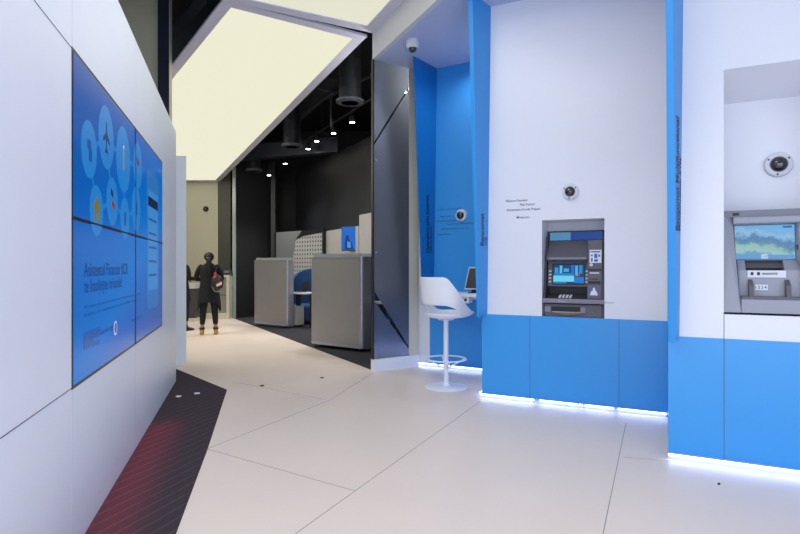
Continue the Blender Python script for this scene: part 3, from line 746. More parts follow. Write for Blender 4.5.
b = MB(); b.box(bx_(92), XB, .0, .12, bz(446), bz(434)); b.build('tray', 'atmdk', bm2, bevel=.002)
b = MB(); b.box(bx_(92), XB, .0, .26, bz(505), bz(446)); b.build('bottom_front', 'silver', bm2, bevel=.004)
b = MB(); b.box(bx_(330, .1), bx_(337, .1), .105, .122, bz(232), bz(212)); b.build('sensor', 'slot', bm2)

# =================================================================== STOOL
st = thing('bar_stool', 'white plastic shell bar stool on a round foot in front of the blue niche', 'stool', tuple(G(446, 387)), math.radians(-45))
b = MB(); b.lathe([(.238, 0), (.238, .006), (.225, .014), (.05, .022), (.032, .04), (.028, .06)], 48); b.build('base', 'steelw', st, smooth=True)
b = MB(); b.lathe([(.028, .05), (.028, .79)], 24); b.build('pole', 'steelw', st, smooth=True)
b = MB(); b.tube([(.225*math.cos(a), .225*math.sin(a), .32) for a in [i*2*PI/40 for i in range(40)]], .009, 8, True)
fr = b.build('foot_ring', 'steelw', st, smooth=True)
for a in (.9, .9+PI, .9+PI/2, .9-PI/2):
    b = MB(); b.tube([(.225*math.cos(a), .225*math.sin(a), .32), (.13*math.cos(a), .13*math.sin(a), .27), (.02*math.cos(a), .02*math.sin(a), .22)], .008, 8); b.build('ring_strut', 'steelw', fr, smooth=True)
# shell: grid of angle x profile; angle 0 = back (-y), front +y
b = MB(); NT, NV = 48, 16; grid = []
for i in range(NT+1):
    th = -PI+2*PI*i/NT                      # 0 = back
    a = abs(th)
    e = 2.3
    cx_, sy_ = math.sin(th), -math.cos(th)
    den = (abs(cx_)**e+abs(sy_)**e)**(1/e)
    rad = .245/den
    if a < math.radians(42): ht = .43
    else:
        t = min(1, (a-math.radians(42))/math.radians(84)); ht = .43*(1-t)**1.35+.03*t
    front = max(0, -math.cos(th))
    rad *= 1+.28*front**1.5
    row = []
    for j in range(NV+1):
        v = j/NV
        if v < .4:
            w = v/.4; rr = rad*.93*w; z = .785+.035*w**4
        else:
            w = (v-.4)/.6; rr = rad*(.93+.10*w**.6+.04*w); z = .82+ht*w
            rr += .03*w*max(0, math.cos(th))
        row.append((rr*cx_, rr*sy_, z))
    grid.append(row)
vv = [[b.bm.verts.new(p) for p in row] for row in grid[:-1]]; vv.append(vv[0])
for i in range(NT):
    th = -PI+2*PI*(i+.5)/NT
    for j in range(NV):
        if abs(th) < math.radians(74) and j in (7, 8): continue         # the slot at the foot of the backrest
        if j == 0 and i > -1:
            b._f([vv[i][0], vv[i][1], vv[i+1][1]] if False else [vv[i][0], vv[i+1][0], vv[i+1][1], vv[i][1]])
        else: b._f([vv[i][j], vv[i+1][j], vv[i+1][j+1], vv[i][j+1]])
bmesh.ops.remove_doubles(b.bm, verts=b.bm.verts, dist=1e-4)
sh = b.build('seat_shell', 'chair', st, smooth=True)
md = sh.modifiers.new('sol', 'SOLIDIFY'); md.thickness = .014; md.offset = 0
md = sh.modifiers.new('sub', 'SUBSURF'); md.levels = 1; md.render_levels = 2
b = MB(); b.lathe([(.09, .762), (.09, .772), (.03, .79)], 28); b.build('seat_mount', 'steelw', st, smooth=True)

# =================================================================== HALL FURNITURE
def divider(p0, p1, z, label, dp=.34):
    a, c = Vector(p0), Vector(p1); d = (c-a); L = d.length; rz = math.atan2(d.y, d.x)
    t = thing('booth_divider', label, 'divider', (a.x, a.y, 0), rz)
    def rr(x0, x1, y0, y1, r, n=6):
        pts = []
        for cx_, cy_, a0 in ((x1-r, y1-r, 0), (x0+r, y1-r, 90), (x0+r, y0+r, 180), (x1-r, y0+r, 270)):
            for i in range(n+1):
                k = math.radians(a0+90*i/n); pts.append((cx_+r*math.cos(k), cy_+r*math.sin(k)))
        return pts
    b = MB(); b.prism(rr(0, L, 0, dp, .06), .085, z-.075); b.build('body', 'alu', t, smooth=True)
    b = MB(); b.prism(rr(L-.09, L+.004, -.004, dp+.004, .05), .085, z-.07); b.build('rounded_end', 'aluplain', t, smooth=True)
    b = MB(); b.prism(rr(-.004, L+.008, -.008, dp+.008, .065), z-.075, z-.055); b.build('top_cap', 'aluplain', t, smooth=True)
    b = MB(); b.prism(rr(.07, L-.03, .02, .03, .004), z-.055, z); b.prism(rr(.07, L-.03, dp-.03, dp-.02, .004), z-.055, z); b.build('glass_rim', 'rim', t)
    b = MB(); b.prism(rr(.0, L+.004, -.004, dp+.004, .065), .06, .10); b.build('bottom_rail', 'aluplain', t, smooth=True)
    for x in (.1, L-.1):
        for y in (.035, dp-.04):
            b = MB(); b.lathe([(.025, .004), (.025, .012), (.012, .015), (.012, .065)], 14, (x, y, 0)); b.build('foot', 'slot', t)
    return t
divider((-1.535, 9.3), (-.60, 8.62), 1.58, 'nearer of the two brushed grey booth dividers at the hall edge')
divider((-3.41, 12.67), (-2.47, 11.98), 1.57, 'farther of the two brushed grey booth dividers at the hall edge', .2)
# lounge chairs
def lounge(label, loc, rz):
    t = thing('lounge_chair', label, 'armchair', loc, rz, 'blue armchairs in the booths')
    b = MB(); n = 13; R1 = []
    outer = []; inner = []
    rings = []
    for i in range(n):
        a = math.radians(-110+220*i/(n-1)); hgt = 1.33-.45*abs(a/1.92)**2.2
        o = (.42*math.sin(a), .38*math.cos(a)); q = (.33*math.sin(a), .29*math.cos(a))
        rings.append([(q[0], q[1], .08), (o[0], o[1], .08), (o[0]*1.04, o[1]*1.08, hgt-.04), (o[0]*1.0, o[1]*1.06, hgt), (q[0]*1.03, q[1]*1.1, hgt-.02)])
    b.rings(rings, True, True)
    s = b.build('backrest', 'sofa', t, smooth=True)
    b = MB(); b.lathe([(.28, .08), (.33, .1), (.34, .42), (.3, .47), (.01, .48)], 28); b.build('seat', 'sofa', t, smooth=True)
    b = MB(); b.lathe([(.24, .004), (.24, .02), (.2, .05), (.2, .09)], 24); b.build('base', 'slot', t, smooth=True)
    return t
lc = lounge('blue curved high-backed armchair between the two grey dividers', (-2.28, 13.1, 0), math.radians(-20))
dup(lc, (-.5, 9.75, 0), math.radians(-20), 'blue curved armchair just behind the nearer grey divider, right side')
# desks
def desk(label, loc, rz):
    t = thing('booth_desk', label, 'desk', loc, rz, 'white booth desks')
    b = MB(); b.prism([(-.34, -.22), (-.1, -.26), (.3, -.22), (.34, .22), (-.34, .22)], .76, .79); b.build('desk_top', 'desk', t, bevel=.004)
    b = MB(); b.box(-.3, -.15, -.16, .1, .05, .48); b.build('pedestal', 'desk', t, bevel=.006)
    b = MB(); b.box(-.25, -.2, -.05, .05, .48, .76); b.box(.18, .24, -.05, .05, .01, .76); b.box(-.27, -.18, -.1, .08, .01, .05); b.build('leg', 'slot', t)
    return t
dk = desk('white desk beside the farther grey divider', (-2.13, 12.28, 0), math.radians(-36))
dup(dk, (-.1, 8.98, 0), math.radians(-36), 'white desk seen behind the right end of the nearer grey divider')
# laptop on desk
lt = thing('laptop', 'open dark laptop on the white desk next to the farther divider', 'laptop', (-2.28, 12.36, .79), math.radians(-60))
b = MB(); b.box(-.16, .16, -.11, .11, 0, .018); b.build('keyboard_base', 'slot', lt, bevel=.003)
b = MB(); b.slab([(-.16, .11, .018), (.16, .11, .018), (.16, .17, .235), (-.16, .17, .235)], (0, .01, 0)); b.build('lid', 'slot', lt)

# decorative perforated screen at the end of the hall
ds = thing('hall_screen', 'perforated pale decorative screen at the end of the dark hall', 'screen', tuple(P(276, 267, 14.7)-Vector((0, 0, H))), math.atan2(-1.35, P(324, 0, 13.35).x-P(276, 0, 14.7).x))
HS0 = P(276, 0, 14.7); HSD = P(324, 0, 13.35)-HS0; HSD.z = 0; HSD.normalize()
def pX(px):
    r = (px-CX)/F; return (r*HS0.y-HS0.x)/(HSD.x-r*HSD.y)
def pZ(py): return H+(CY-py)/F*14.1
M['mesh1'] = mat('grey_satin_panel', (120, 122, 126), .4)
def perf():
    m = mat('perforated_white', (176, 176, 174), .5); nt = m.node_tree; bs = nt.nodes['Principled BSDF']
    src = bs.inputs['Base Color'].links[0].from_socket
    tc = nt.nodes.new('ShaderNodeTexCoord'); mp = nt.nodes.new('ShaderNodeMapping'); mp.inputs['Scale'].default_value = (9.5, 9.5, 9.5)
    mp.inputs['Rotation'].default_value = (PI/2, 0, 0)
    v = nt.nodes.new('ShaderNodeTexVoronoi'); v.inputs['Randomness'].default_value = 0; v.inputs['Scale'].default_value = 1; v.voronoi_dimensions = '2D'
    nt.links.new(tc.outputs['Object'], mp.inputs[0]); nt.links.new(mp.outputs[0], v.inputs['Vector'])
    mr = nt.nodes.new('ShaderNodeMapRange'); mr.inputs[1].default_value = .22; mr.inputs[2].default_value = .27
    nt.links.new(v.outputs['Distance'], mr.inputs[0])
    mx = nt.nodes.new('ShaderNodeMix'); mx.data_type = 'RGBA'; mx.inputs[6].default_value = lin((70, 72, 76))
    nt.links.new(mr.outputs[0], mx.inputs[0]); nt.links.new(src, mx.inputs[7]); nt.links.new(mx.outputs[2], bs.inputs['Base Color']); return m
M['perf'] = perf()
zb0 = .02; zt0 = pZ(231)
b = MB(); b.slab([(pX(276), 0, zt0), (pX(276), 0, zb0), (pX(284), 0, zb0), (pX(300), 0, pZ(240)), (pX(302), 0, zt0)], (0, .03, 0)); b.build('grey_panel', 'mesh1', ds)
b = MB(); b.slab([(pX(284), -.004, zb0), (pX(323), -.004, zb0), (pX(323), -.004, zt0-.08), (pX(303), -.004, pZ(236.5)), (pX(296), -.004, pZ(240))], (0, .03, 0)); b.build('perforated_panel', 'perf', ds)
b = MB(); b.slab([(pX(296), -.008, pZ(240)), (pX(302), -.008, zt0), (pX(323), -.008, zt0), (pX(323), -.008, zt0-.08), (pX(303), -.008, pZ(236.5))], (0, .03, 0)); b.build('black_wedge', 'slot', ds)
b = MB(); b.box(pX(323), pX(324.4), -.03, .04, 0.01, zt0+.02); b.build('post', 'slot', ds)
b = MB(); b.box(pX(275.4), pX(276.2), -.03, .04, 0.01, zt0+.02); b.build('post', 'slot', ds)

# hall monitor on the white panelling
pm = hw(349.5, .13); mzc = P(0, 238.5, pm.y).z
mt = thing('wall_monitor', 'monitor with a blue picture on the hall wall above the grey divider', 'monitor', (pm.x, pm.y, mzc), math.radians(-22))
hw_, hh = .198, .27
b = MB(); b.box(-hw_, hw_, 0, .04, -hh, hh); b.build('casing', 'slot', mt, bevel=.004)
M['monscr'] = emit('monitor_blue', (20, 110, 215), .8)
b = MB(); b.box(-hw_+.014, hw_-.014, -.006, 0, -hh+.02, hh-.016); ms = b.build('screen', 'monscr', mt)
b = MB(); b.slab([(-.12, -.008, -.24), (.1, -.008, -.24), (.06, -.008, -.1), (.0, -.008, -.02), (-.02, -.008, .07), (-.08, -.008, .07), (-.1, -.008, 0)], (0, .001, 0)); b.build('picture_area', g('c', (14, 60, 130)), ms)
b = MB(); b.slab([(-.05, -.0095, -.2), (.04, -.0095, -.2), (.03, -.0095, -.08), (-.05, -.0095, -.06)], (0, .001, 0)); b.build('picture_area', g('c', (80, 150, 215)), ms)
b = MB(); b.box(-.03, .03, .04, .1, -.05, .05); b.build('wall_arm', 'slot', mt)

# =================================================================== HALL CEILING
def duct(label, px, py, Y, r, zt_, grp='ceiling ducts'):
    c = P(px, py, Y); t = thing('ceiling_duct', label, 'air duct', (c.x, c.y, c.z), 0, grp)
    pr = []
    hgt = zt_-c.z
    n = int(hgt/.16)
    for i in range(n): z = .04+i*.16; pr += [(r*.80, z), (r*.80, z+.145), (r*.82, z+.15), (r*.82, z+.158)]
    pr.append((r*.8, hgt)); b = MB(); b.lathe(pr, 36); b.build('pipe', 'black', t, smooth=True)
    b = MB(); b.lathe([(r, 0), (r, .03), (r*.86, .05), (r*.8, .05)], 40); b.build('flange', 'ductrim', t, smooth=True)
    b = MB(); b.lathe([(.001, .012), (r*.9, .02), (r*.9, .026)], 32); b.build('diffuser_plate', 'navy', t)
    for k, q in enumerate((.85, .62, .38)):
        b = MB(); b.lathe([(r*q, -.012), (r*q, -.004), (r*(q-.12), .0), (r*(q-.12), -.008)], 36); b.build('diffuser_ring', 'ductrim', t, smooth=True)
duct('nearest black round air duct hanging in the dark hall ceiling', 350, 102.5, 8.8, .226, 5.6)
duct('middle black round air duct in the dark hall ceiling', 292, 146.5, 11.46, .226, 5.6)
duct('farthest air diffuser under the dark beam in the hall', 254, 171, 14.0, .22, 4.5)
# beam
b = MB(); q0, q1 = P(215, 0, 13.3), P(330, 0, 13.3)
b.prism([(P(225, 0, 13.6).x, 13.6), (-1.44, 12.55), (-1.5, 12.85), (P(225, 0, 13.6).x, 13.85)], 4.02, 4.36); o = struct(b.build('trim_12', 'navy'))
# track with spots
ra, rb = Vector((-.5, 9.5)), Vector((-2.85, 13.9))
tr = thing('light_track', 'thin black ceiling rail carrying spotlights in the dark hall', 'track', (0, 0, 4.3))
b = MB(); b.tube([(ra.x+.6, ra.y-1.1, 0), (rb.x, rb.y, 0)], .018, 8); b.build('rail', 'charcoal', tr)
for f in (.1, .5, .9):
    q = ra.lerp(rb, f); b = MB(); b.tube([(q.x, q.y, 0), (q.x, q.y, 1.3)], .006, 6); b.build('hanger', 'charcoal', tr)
def spot_lamp(label, px, py, base=None):
    r = (px-CX)/F; d = rb-ra; t = (r*ra.y-ra.x)/(d.x-r*d.y); q = ra+d*t
    if base: q = Vector((r*base, base))
    z = H+(CY-py)/F*q.y
    return label, (q.x, q.y, z)
sp0 = None
names = ['first and nearest spotlight of the hall rail', 'second spotlight along the hall rail from the nearest', 'third spotlight along the hall rail from the nearest', 'fourth spotlight along the hall rail from the nearest', 'fifth spotlight along the hall rail from the nearest', 'sixth spotlight, at the far end of the hall rail', 'small spotlight below the dark beam, farthest in the hall']
pts = [(352.2, 122.4), (333.6, 133.4), (316.8, 141.3), (308, 149), (293.6, 156.6), (285.3, 163.7), (269, 175.3)]
hall_spots = []
for i, (px, py) in enumerate(pts):
    lb, loc = spot_lamp(names[i], px, py, 13.95 if i == 6 else None)
    if sp0 is None:
        sp0 = thing('spotlight', lb, 'spotlight', loc, 0, 'hall rail spotlights')
        b = MB(); b.lathe([(.055, 0), (.06, .02), (.06, .12), (.045, .14), (.012, .15), (.012, .28)], 24); b.build('housing', 'slot', sp0, smooth=True)
        b = MB(); b.lathe([(.045, -.004), (.045, .004)], 24); b.build('lamp_face', 'lamp', sp0)
    else: dup(sp0, loc, 0, lb, 'hall rail spotlights')
    hall_spots.append(loc)
# pipes on the black ceiling
pp = thing('ceiling_pipes', 'dark conduit bent along the black hall ceiling', 'pipe', (0, 0, 0))
b = MB(); b.tube([P(318, 88, 9.6), P(333, 92, 9.6), P(300, 118, 11.5), P(285, 127, 12.6)], .025, 8); b.build('conduit', 'charcoal', pp, smooth=True)
b = MB(); b.tube([P(331, 95, 9.9), P(331, 128, 9.9)], .02, 8); b.build('drop_pipe', 'charcoal', pp, smooth=True)
b = MB(); b.tube([P(372, 75, 8.8), P(322, 100, 11.2), P(300, 112, 12.6)], .03, 8); b.build('conduit', 'charcoal', pp, smooth=True)
b = MB(); b.prism([(-2.6, 12.6), (-1.3, 9.9), (-1.0, 10.1), (-2.3, 12.8)], 4.8, 5.1)
tag(b.build('air_trunking', 'black'), 'rectangular black air trunking in the hall ceiling behind the ducts', 'air duct')
# trunking seen upper left beside the light box
b = MB(); a = P(172, 36, 9.3); c = P(234, -14, 7.0)
b.prism([(a.x-.35, a.y), (c.x-.35, c.y), (c.x-.05, c.y+.1), (a.x-.05, a.y+.1)], 4.75, 5.0)
struct(b.build('trim_13', 'navy'))

# =================================================================== FAR COUNTER
fc = thing('service_counter', 'white framed service counter with grey glass front by the far wall', 'counter', (0, 14.2, 0))
def cX(px): return (px-CX)/F*14.2
x0, x1 = cX(196), cX(229)
b = MB(); b.box(x0, x1, 0, .5, 1.1, 1.15); b.build('counter_top', 'cream', fc)
b = MB(); b.box(x1-.07, x1, 0, .5, 0, 1.1); b.build('end_panel', 'cream', fc)
b = MB(); b.box(x0, x0+.07, 0, .5, 0, 1.1); b.build('end_panel', 'cream', fc)
b = MB(); b.box(x0+.07, x1-.07, .04, .06, .16, 1.1); b.m(1).box(x0+.07, x1-.07, .036, .06, .62, .635); b.build('glass_front', [mat('grey_back_painted_glass', (140, 142, 132), .25), 'slot'], fc)
b = MB(); b.box(x0+.07, x1-.07, 0, .1, 0, .16); b.build('kick_plate', 'cream', fc)
fl = thing('low_desk', 'lower white desk edge with dark front left of the woman', 'desk', (0, 13.6, 0))
a_, c_ = (180-CX)/F*13.6, (195-CX)/F*13.6
b = MB(); b.box(a_, c_, 0, .5, .82, .95); b.build('desk_top', 'desk', fl); b = MB(); b.box(a_, c_-.02, .05, .5, .08, .82); b.build('front', mat('dark_desk_front', (70, 68, 74), .5), fl)
b = MB(); b.box(a_, c_, .0, .5, 0, .08); b.build('kick_plate', 'cream', fl)
dv = thing('card_terminal', 'small black device on the right end of the far counter', 'device', (cX(225), 14.4, 1.15))
b = MB(); b.hexa([(-.13, -.12), (.13, -.12), (.13, .12), (-.13, .12)], [(-.09, -.02), (.09, -.02), (.11, .12), (-.11, .12)], 0, .14); b.build('body', 'slot', dv, bevel=.01)
b = MB(); b.slab([(-.07, -.1, .05), (.07, -.1, .05), (.06, -.045, .12), (-.06, -.045, .12)], (0, -.004, .002)); b.build('screen', 'atmdk', dv)

# floor studs
def stud(label, px, py, m, r=.03):
    q = G(px, py); b = MB(); b.lathe([(r, 0), (r, .007), (r*.7, .009)], 20); o = b.build('floor_stud', m, smooth=True); o.location = (q.x, q.y, .001 if m == 'slot' else .004); tag(o, label, 'floor fitting')
stud('dark round floor fitting on pale tiles left of centre', 262, 386, 'slot', .024)
stud('dark round floor fitting on pale tiles nearer the hall edge', 322, 378, 'slot', .024)
stud('bright round floor fitting on the carpet close to the left wall', 178.5, 397, 'sticker', .028)
stud('bright round floor fitting on the carpet away from the left wall', 197, 394, 'sticker', .03)
stud('tiny floor fitting on pale tiles in front of the right-hand wall', 719, 484.5, 'slot', .008)

# =================================================================== PEOPLE
def skin_mesh(name, verts, edges, radii, m, parent, sub=2, root=0):
    me = bpy.data.meshes.new(name); me.from_pydata([Vector(v) for v in verts], edges, []); o = bpy.data.objects.new(name, me); COL.objects.link(o)
    s = o.modifiers.new('skin', 'SKIN'); s.use_smooth_shade = True
    lay = me.skin_vertices[0].data
    for i, r in enumerate(radii): lay[i].radius = r if isinstance(r, tuple) else (r, r)
    lay[root].use_root = True
    u = o.modifiers.new('sub', 'SUBSURF'); u.levels = sub; u.render_levels = sub
    bpy.context.view_layer.update()
    dg = bpy.context.evaluated_depsgraph_get(); me2 = bpy.data.meshes.new_from_object(o.evaluated_get(dg)); me2.name = name
    bpy.data.objects.remove(o)
    me2.materials.clear(); me2.materials.append(M[m])
    for p in me2.polygons: p.use_smooth = True
    o = bpy.data.objects.new(name, me2); COL.objects.link(o)
    if parent: o.parent = parent
    return o
def person(label, loc, rz, sc=1.0, handL=(-.22, .26, 1.08), handR=(.28, .26, 1.1), ponytail=True, coat_len=.52, legs=.13, boots=True, coat='cloth'):
    t = thing('person', label, 'person', loc, rz); t.scale = (sc, sc, sc)
    V = []; E = []; R = []
    def v(p, r, par=None):
        V.append(p); R.append(r)
        if par is not None: E.append((par, len(V)-1))
        return len(V)-1
    pel = v((0, 0, .92), (.135, .10)); wa_ = v((0, .0, 1.08), (.115, .09), pel); ch = v((0, 0, 1.27), (.135, .095), wa_)
    nb = v((0, -.01, 1.41), .055, ch); hb = v((0, .005, 1.48), .06, nb); hc = v((0, .02, 1.555), (.074, .088), hb); ht = v((0, .01, 1.61), (.055, .062), hc)
    no = v((0, .108, 1.53), .014, hc)
    v((-.078, .01, 1.54), .016, hc); v((.078, .01, 1.54), .016, hc)
    for s, hd in ((-1, handL), (1, handR)):
        sh_ = v((s*.155, -.005, 1.36), .055, ch); el = v((s*.245, .0, 1.12), .040, sh_)
        wr = v(hd, .024, el); hdv = Vector(hd); dr = (hdv-Vector(V[el])).normalized(); side = dr.cross(Vector((0, 0, 1))).normalized()
        pm_ = v(tuple(hdv+dr*.06), (.036, .018), wr)
        for k, (off, ln) in enumerate(((-.03, .055), (-.01, .07), (.01, .065), (.03, .05))):
            b0 = v(tuple(hdv+dr*.095+side*off), .0085, pm_); v(tuple(hdv+dr*(.095+ln*.6)+side*off*1.1+Vector((0, 0, -.012))), .0078, b0)
            v(tuple(hdv+dr*(.095+ln*.9)+side*off*1.1+Vector((0, 0, -.035))), .0065, len(V)-1)
        th_ = v(tuple(hdv+dr*.045-side*s*.04), .0095, pm_); v(tuple(hdv+dr*.08-side*s*.055+Vector((0, 0, -.01))), .008, th_)
    for s in (-1, 1):
        hp = v((s*.085, 0, .86), .092, pel); kn = v((s*(.6*legs+.03), .012, .49), .056, hp); cf = v((s*(.8*legs+.015), -.005, .34), .050, kn); an = v((s*legs, -.02, .09), .034, cf)
        v((s*legs*1.05, .06, .045), .032, an); v((s*legs*1.08, .14, .028), (.036, .022), len(V)-1)
    skin_mesh('body', V, E, R, 'skin', t)
    # trousers
    V2, E2, R2 = [], [], []
    def w(p, r, par=None):
        V2.append(p); R2.append(r)
        if par is not None: E2.append((par, len(V2)-1))
        return len(V2)-1
    a = w((0, 0, .95), (.15, .112)); w((0, 0, 1.03), (.13, .1), a)
    for s in (-1, 1):
        h_ = w((s*.087, 0, .85), .106, a); k = w((s*(.6*legs+.03), .012, .49), .070, h_); k2 = w((s*(.8*legs+.015), -.005, .34), .064, k); w((s*legs*.98, -.018, .185), .050, k2)
    skin_mesh('trousers', V2, E2, R2, 'cloth2', t)
    # coat: torso shell, sleeves, long hanging skirt
    b = MB(); prof = [(1.44, .06, .06), (1.405, .105, .085), (1.37, .175, .105), (1.30, .188, .122), (1.18, .172, .122), (1.05, .165, .122), (.92, .188, .138), (.78, .205, .15), (.66, .218, .158), (coat_len+.06, .225, .16)]
    R_ = []; n = 40
    for k, (z, rx, ry) in enumerate(prof):
        ring = []
        for i in range(n):
            a = 2*PI*i/n; cs, sn = math.cos(a), math.sin(a)
            fold = 1+.05*math.sin(a*7+1)*max(0, (1.1-z)/.5)
            zz_ = z
            if k == len(prof)-1: zz_ = z+.10-.2*abs(cs)**2+.02*math.sin(5*a)
            ring.append((rx*cs*fold, ry*sn*fold-.005, zz_))
        R_.append(ring)
    b.rings(R_, False); b.bm.faces.ensure_lookup_table()
    c = b.build('coat', coat, t, smooth=True); md = c.modifiers.new('s', 'SOLIDIFY'); md.thickness = .008
    for s, hd in ((-1, handL), (1, handR)):
        hdv = Vector(hd); elv = Vector((s*.245, 0, 1.12)); ww = elv.lerp(hdv, .9)
        skin_mesh('sleeve', [(s*.11, 0, 1.36), (s*.165, -.005, 1.365), (s*.215, 0, 1.25), (s*.247, 0, 1.11), tuple(elv.lerp(hdv, .5)), tuple(ww)], [(0, 1), (1, 2), (2, 3), (3, 4), (4, 5)], [.062, .068, .060, .054, .046, .040], coat, t)
    # hair
    b = MB(); b.ell((0, -.012, 1.565), .098, .108, .092, 24, 14)
    hv = b.bm.verts
    for q in hv:
        if q.co.y > .05 and q.co.z < 1.6: q.co.y = .05
    if ponytail: b.ell((0, -.115, 1.575), .042, .04, .042, 16, 10); b.tube([(0, -.12, 1.56), (.0, -.16, 1.5), (.0, -.15, 1.4), (.015, -.14, 1.29), (.02, -.135, 1.2)], [.03, .04, .048, .04, .012], 12)
    b.build('hair', 'hair', t, smooth=True)
    if ponytail:
        b = MB(); b.tube([(.03*math.cos(a), -.125, 1.555+.03*math.sin(a)) for a in [i*PI/8 for i in range(16)]], .008, 8, True); b.build('hair_tie', 'sticker', t, smooth=True)
    # face
    for s in (-1, 1):
        b = MB(); b.ell((s*.03, .100, 1.56), .011, .006, .006, 10, 6); b.build('eye', 'slot', t)
    b = MB(); b.ell((0, .099, 1.495), .022, .006, .006, 10, 6); b.build('mouth', mat('lip', (140, 80, 76), .5), t)
    for s in (-1, 1):
        x = s*legs
        b = MB(); m_ = 'boot' if boots else 'slot'
        R3 = []
        for (y, z0, hw1, h1) in ((-.085, .012, .028, .05), (-.07, .0, .038, .075), (-.03, 0, .043, .085), (.03, 0, .044, .072), (.09, 0, .047, .052), (.14, 0, .044, .04), (.172, .004, .026, .028)):
            R3.append([(x+s*.006+hw1*math.cos(a)*(.92 if math.sin(a) > 0 else 1), y, max(z0, z0+h1*.5+h1*.62*math.sin(a))) for a in [i*PI/8 for i in range(16)]])
        b.rings(R3); b.tube([(x, -.028, .06), (x, -.026, .12)], [.044, .043], 16)
        b.build('boot' if boots else 'shoe', m_, t, smooth=True)
        if boots:
            b = MB(); b.lathe([(.044, .105), (.052, .108), (.054, .14), (.046, .148), (.04, .146)], 20, (x, -.026, 0)); b.build('boot_cuff', 'bootc', t, smooth=True)
    return t
wp = G(209, 334.5)
woman = person('woman seen from behind in a long black open coat, tan boots, at the far counter', (wp.x, wp.y, .002), math.radians(17), 1.0, handL=(-.17, .28, 1.1), handR=(.2, .27, 1.1))
# backpack on her right side (in its own frame)
bp = thing('backpack', 'small dark backpack with red strap hanging on the woman\'s right shoulder', 'bag', (wp.x+.215, wp.y-.16, 1.03), math.radians(8))
b = MB(); b.ell((0, 0, .01), .125, .065, .17, 20, 12)
b.build('bag_body', mat('bag_leather', (44, 38, 36), .4), bp, smooth=True)
b = MB(); b.slab([(.0, -.07, -.06), (.1, -.05, -.02), (.1, -.05, .04), (.01, -.07, 0)], (0, .02, 0)); b.build('front_label', 'sticker', bp)
b = MB(); b.slab([(-.01, -.075, -.02), (.09, -.052, .03), (.09, -.052, .05), (-.01, -.075, .01)], (0, .015, 0)); b.build('front_stripe', 'red', bp)
b = MB(); b.tube([(-.02, .0, .15), (-.04, .01, .2), (-.03, .02, .24)], [.03, .035, .02], 10); b.build('scarf', 'red', bp, smooth=True)
b = MB(); b.tube([(-.03, .02, .2), (-.03, .07, .3), (-.01, .12, .35), (.0, .2, .35)], .014, 8); b.build('strap', 'slot', bp, smooth=True)
b = MB(); b.tube([(-.09, -.03, -.06), (-.04, -.05, -.15), (.04, -.05, -.16), (.09, -.03, -.09)], .008, 8); b.build('chain', 'alu', bp, smooth=True)
pp_ = Vector((-.401*11.7-.0, 11.7, 0))
person('person in dark clothes mostly hidden behind the corridor wall, left of the woman', (pp_.x, pp_.y, .002), math.radians(-30), 1.0, ponytail=False, boots=False, legs=.17, coat_len=.6)

# =================================================================== LIGHTS
def area(name, loc, rot, sx, sy, power, col):
    l = bpy.data.lights.new(name, 'AREA'); l.shape = 'RECTANGLE'; l.size = sx; l.size_y = sy; l.energy = power; l.color = col
    o = bpy.data.objects.new(name, l); COL.objects.link(o); o.location = loc; o.rotation_euler = rot; return o
area('cool_front_fill', (.5, -1.1, 1.6), (PI/2, 0, 0), 7, 3.1, 176, (.82, .88, 1))  # unseen cool fill added behind the camera to brighten walls and floor
area('entrance_fill', (-.8, 2.6, 4.36), (0, 0, 0), 1.7, 3.8, 76, (.94, .95, 1))  # fill added under the near lightbox, out of view, to lift the room
o = area('red_glow_fill', tuple(wl0+ux*2.7+Vector((ux.y, -ux.x, 0))*.09+Vector((0, 0, 4.3))), (0, 0, ang), 4.0, .05, 4.2, (1, .03, .12)); o.data.spread = math.radians(7)  # made-up narrow overhead strip, out of view, casts the red band on the carpet
dl = thing('niche_downlight', 'recessed white downlight in the soffit over the niche, tucked behind the blue fin', 'downlight', (.98, 6.82, 4.06))
b = MB(); b.lathe([(.06, -.012), (.075, -.008), (.075, 0), (.05, 0)], 28); b.build('ring', 'domeg', dl, smooth=True)
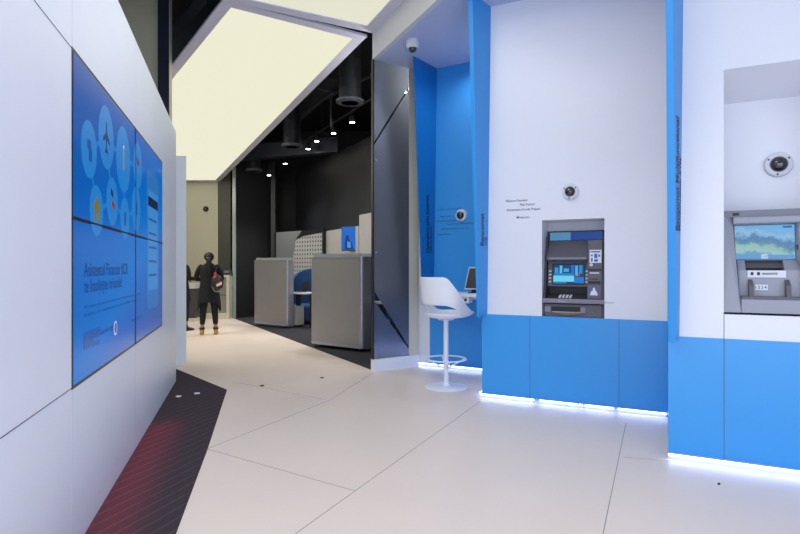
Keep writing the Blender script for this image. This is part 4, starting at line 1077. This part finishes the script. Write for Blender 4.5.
b = MB(); b.lathe([(.05, -.006), (.05, -.002)], 28); b.build('lamp_face', 'lamp', dl)
def spot(name, loc, target, power, size, col, blend=.6, rad=.08):
    l = bpy.data.lights.new(name, 'SPOT'); l.energy = power; l.spot_size = math.radians(size); l.spot_blend = blend; l.color = col; l.shadow_soft_size = rad
    o = bpy.data.objects.new(name, l); COL.objects.link(o); o.location = loc
    o.rotation_euler = (Vector(target)-Vector(loc)).to_track_quat('-Z', 'Y').to_euler(); return o
warm = (1, .97, .95)
spot('niche_lamp', (.98, 6.78, 4.02), (.9, 6.7, 0), 28, 160, (.9, .94, 1), 1, .05)
for i, lc_ in enumerate(hall_spots):
    q = Vector(lc_)-Vector((0, 0, .02)); spot('hall_lamp', q, (q.x-.3, q.y-.4, 0), 100, 90, warm)
fs = P(403.5, 92, 7.85)
dup(sp0, (fs.x, fs.y, fs.z), 0, 'spotlight glowing through the top of the frosted glass partition', 'hall rail spotlights')
l = bpy.data.lights.new('film_lamp', 'POINT'); l.energy = 40; l.color = (1, .98, .95); l.shadow_soft_size = .05
o = bpy.data.objects.new('film_lamp', l); COL.objects.link(o); o.location = (fs.x, fs.y-.02, fs.z-.07)
# added fill, hidden left of the corridor lightbox, to brighten the far floor
area('corridor_fill', (-5.8, 9.6, 3.9), (0, math.radians(-35), 0), 1.6, 2.4, 112, (1, .97, .88))
W = bpy.data.worlds.new('World'); S.world = W; W.use_nodes = True
W.node_tree.nodes['Background'].inputs[0].default_value = (.6, .75, 1, 1); W.node_tree.nodes['Background'].inputs[1].default_value = .5

# =================================================================== CAMERA
cd = bpy.data.cameras.new('camera'); cd.sensor_width = 36; cd.lens = F/800*36; cd.clip_start = .05
co = bpy.data.objects.new('camera', cd); COL.objects.link(co); co.location = (0, 0, H); co.rotation_euler = (PI/2, 0, 0)
S.camera = co
S.view_settings.view_transform = 'Standard'; S.view_settings.look = 'None'; S.view_settings.gamma = 1; S.view_settings.exposure = 0; S.view_settings.use_curve_mapping = False
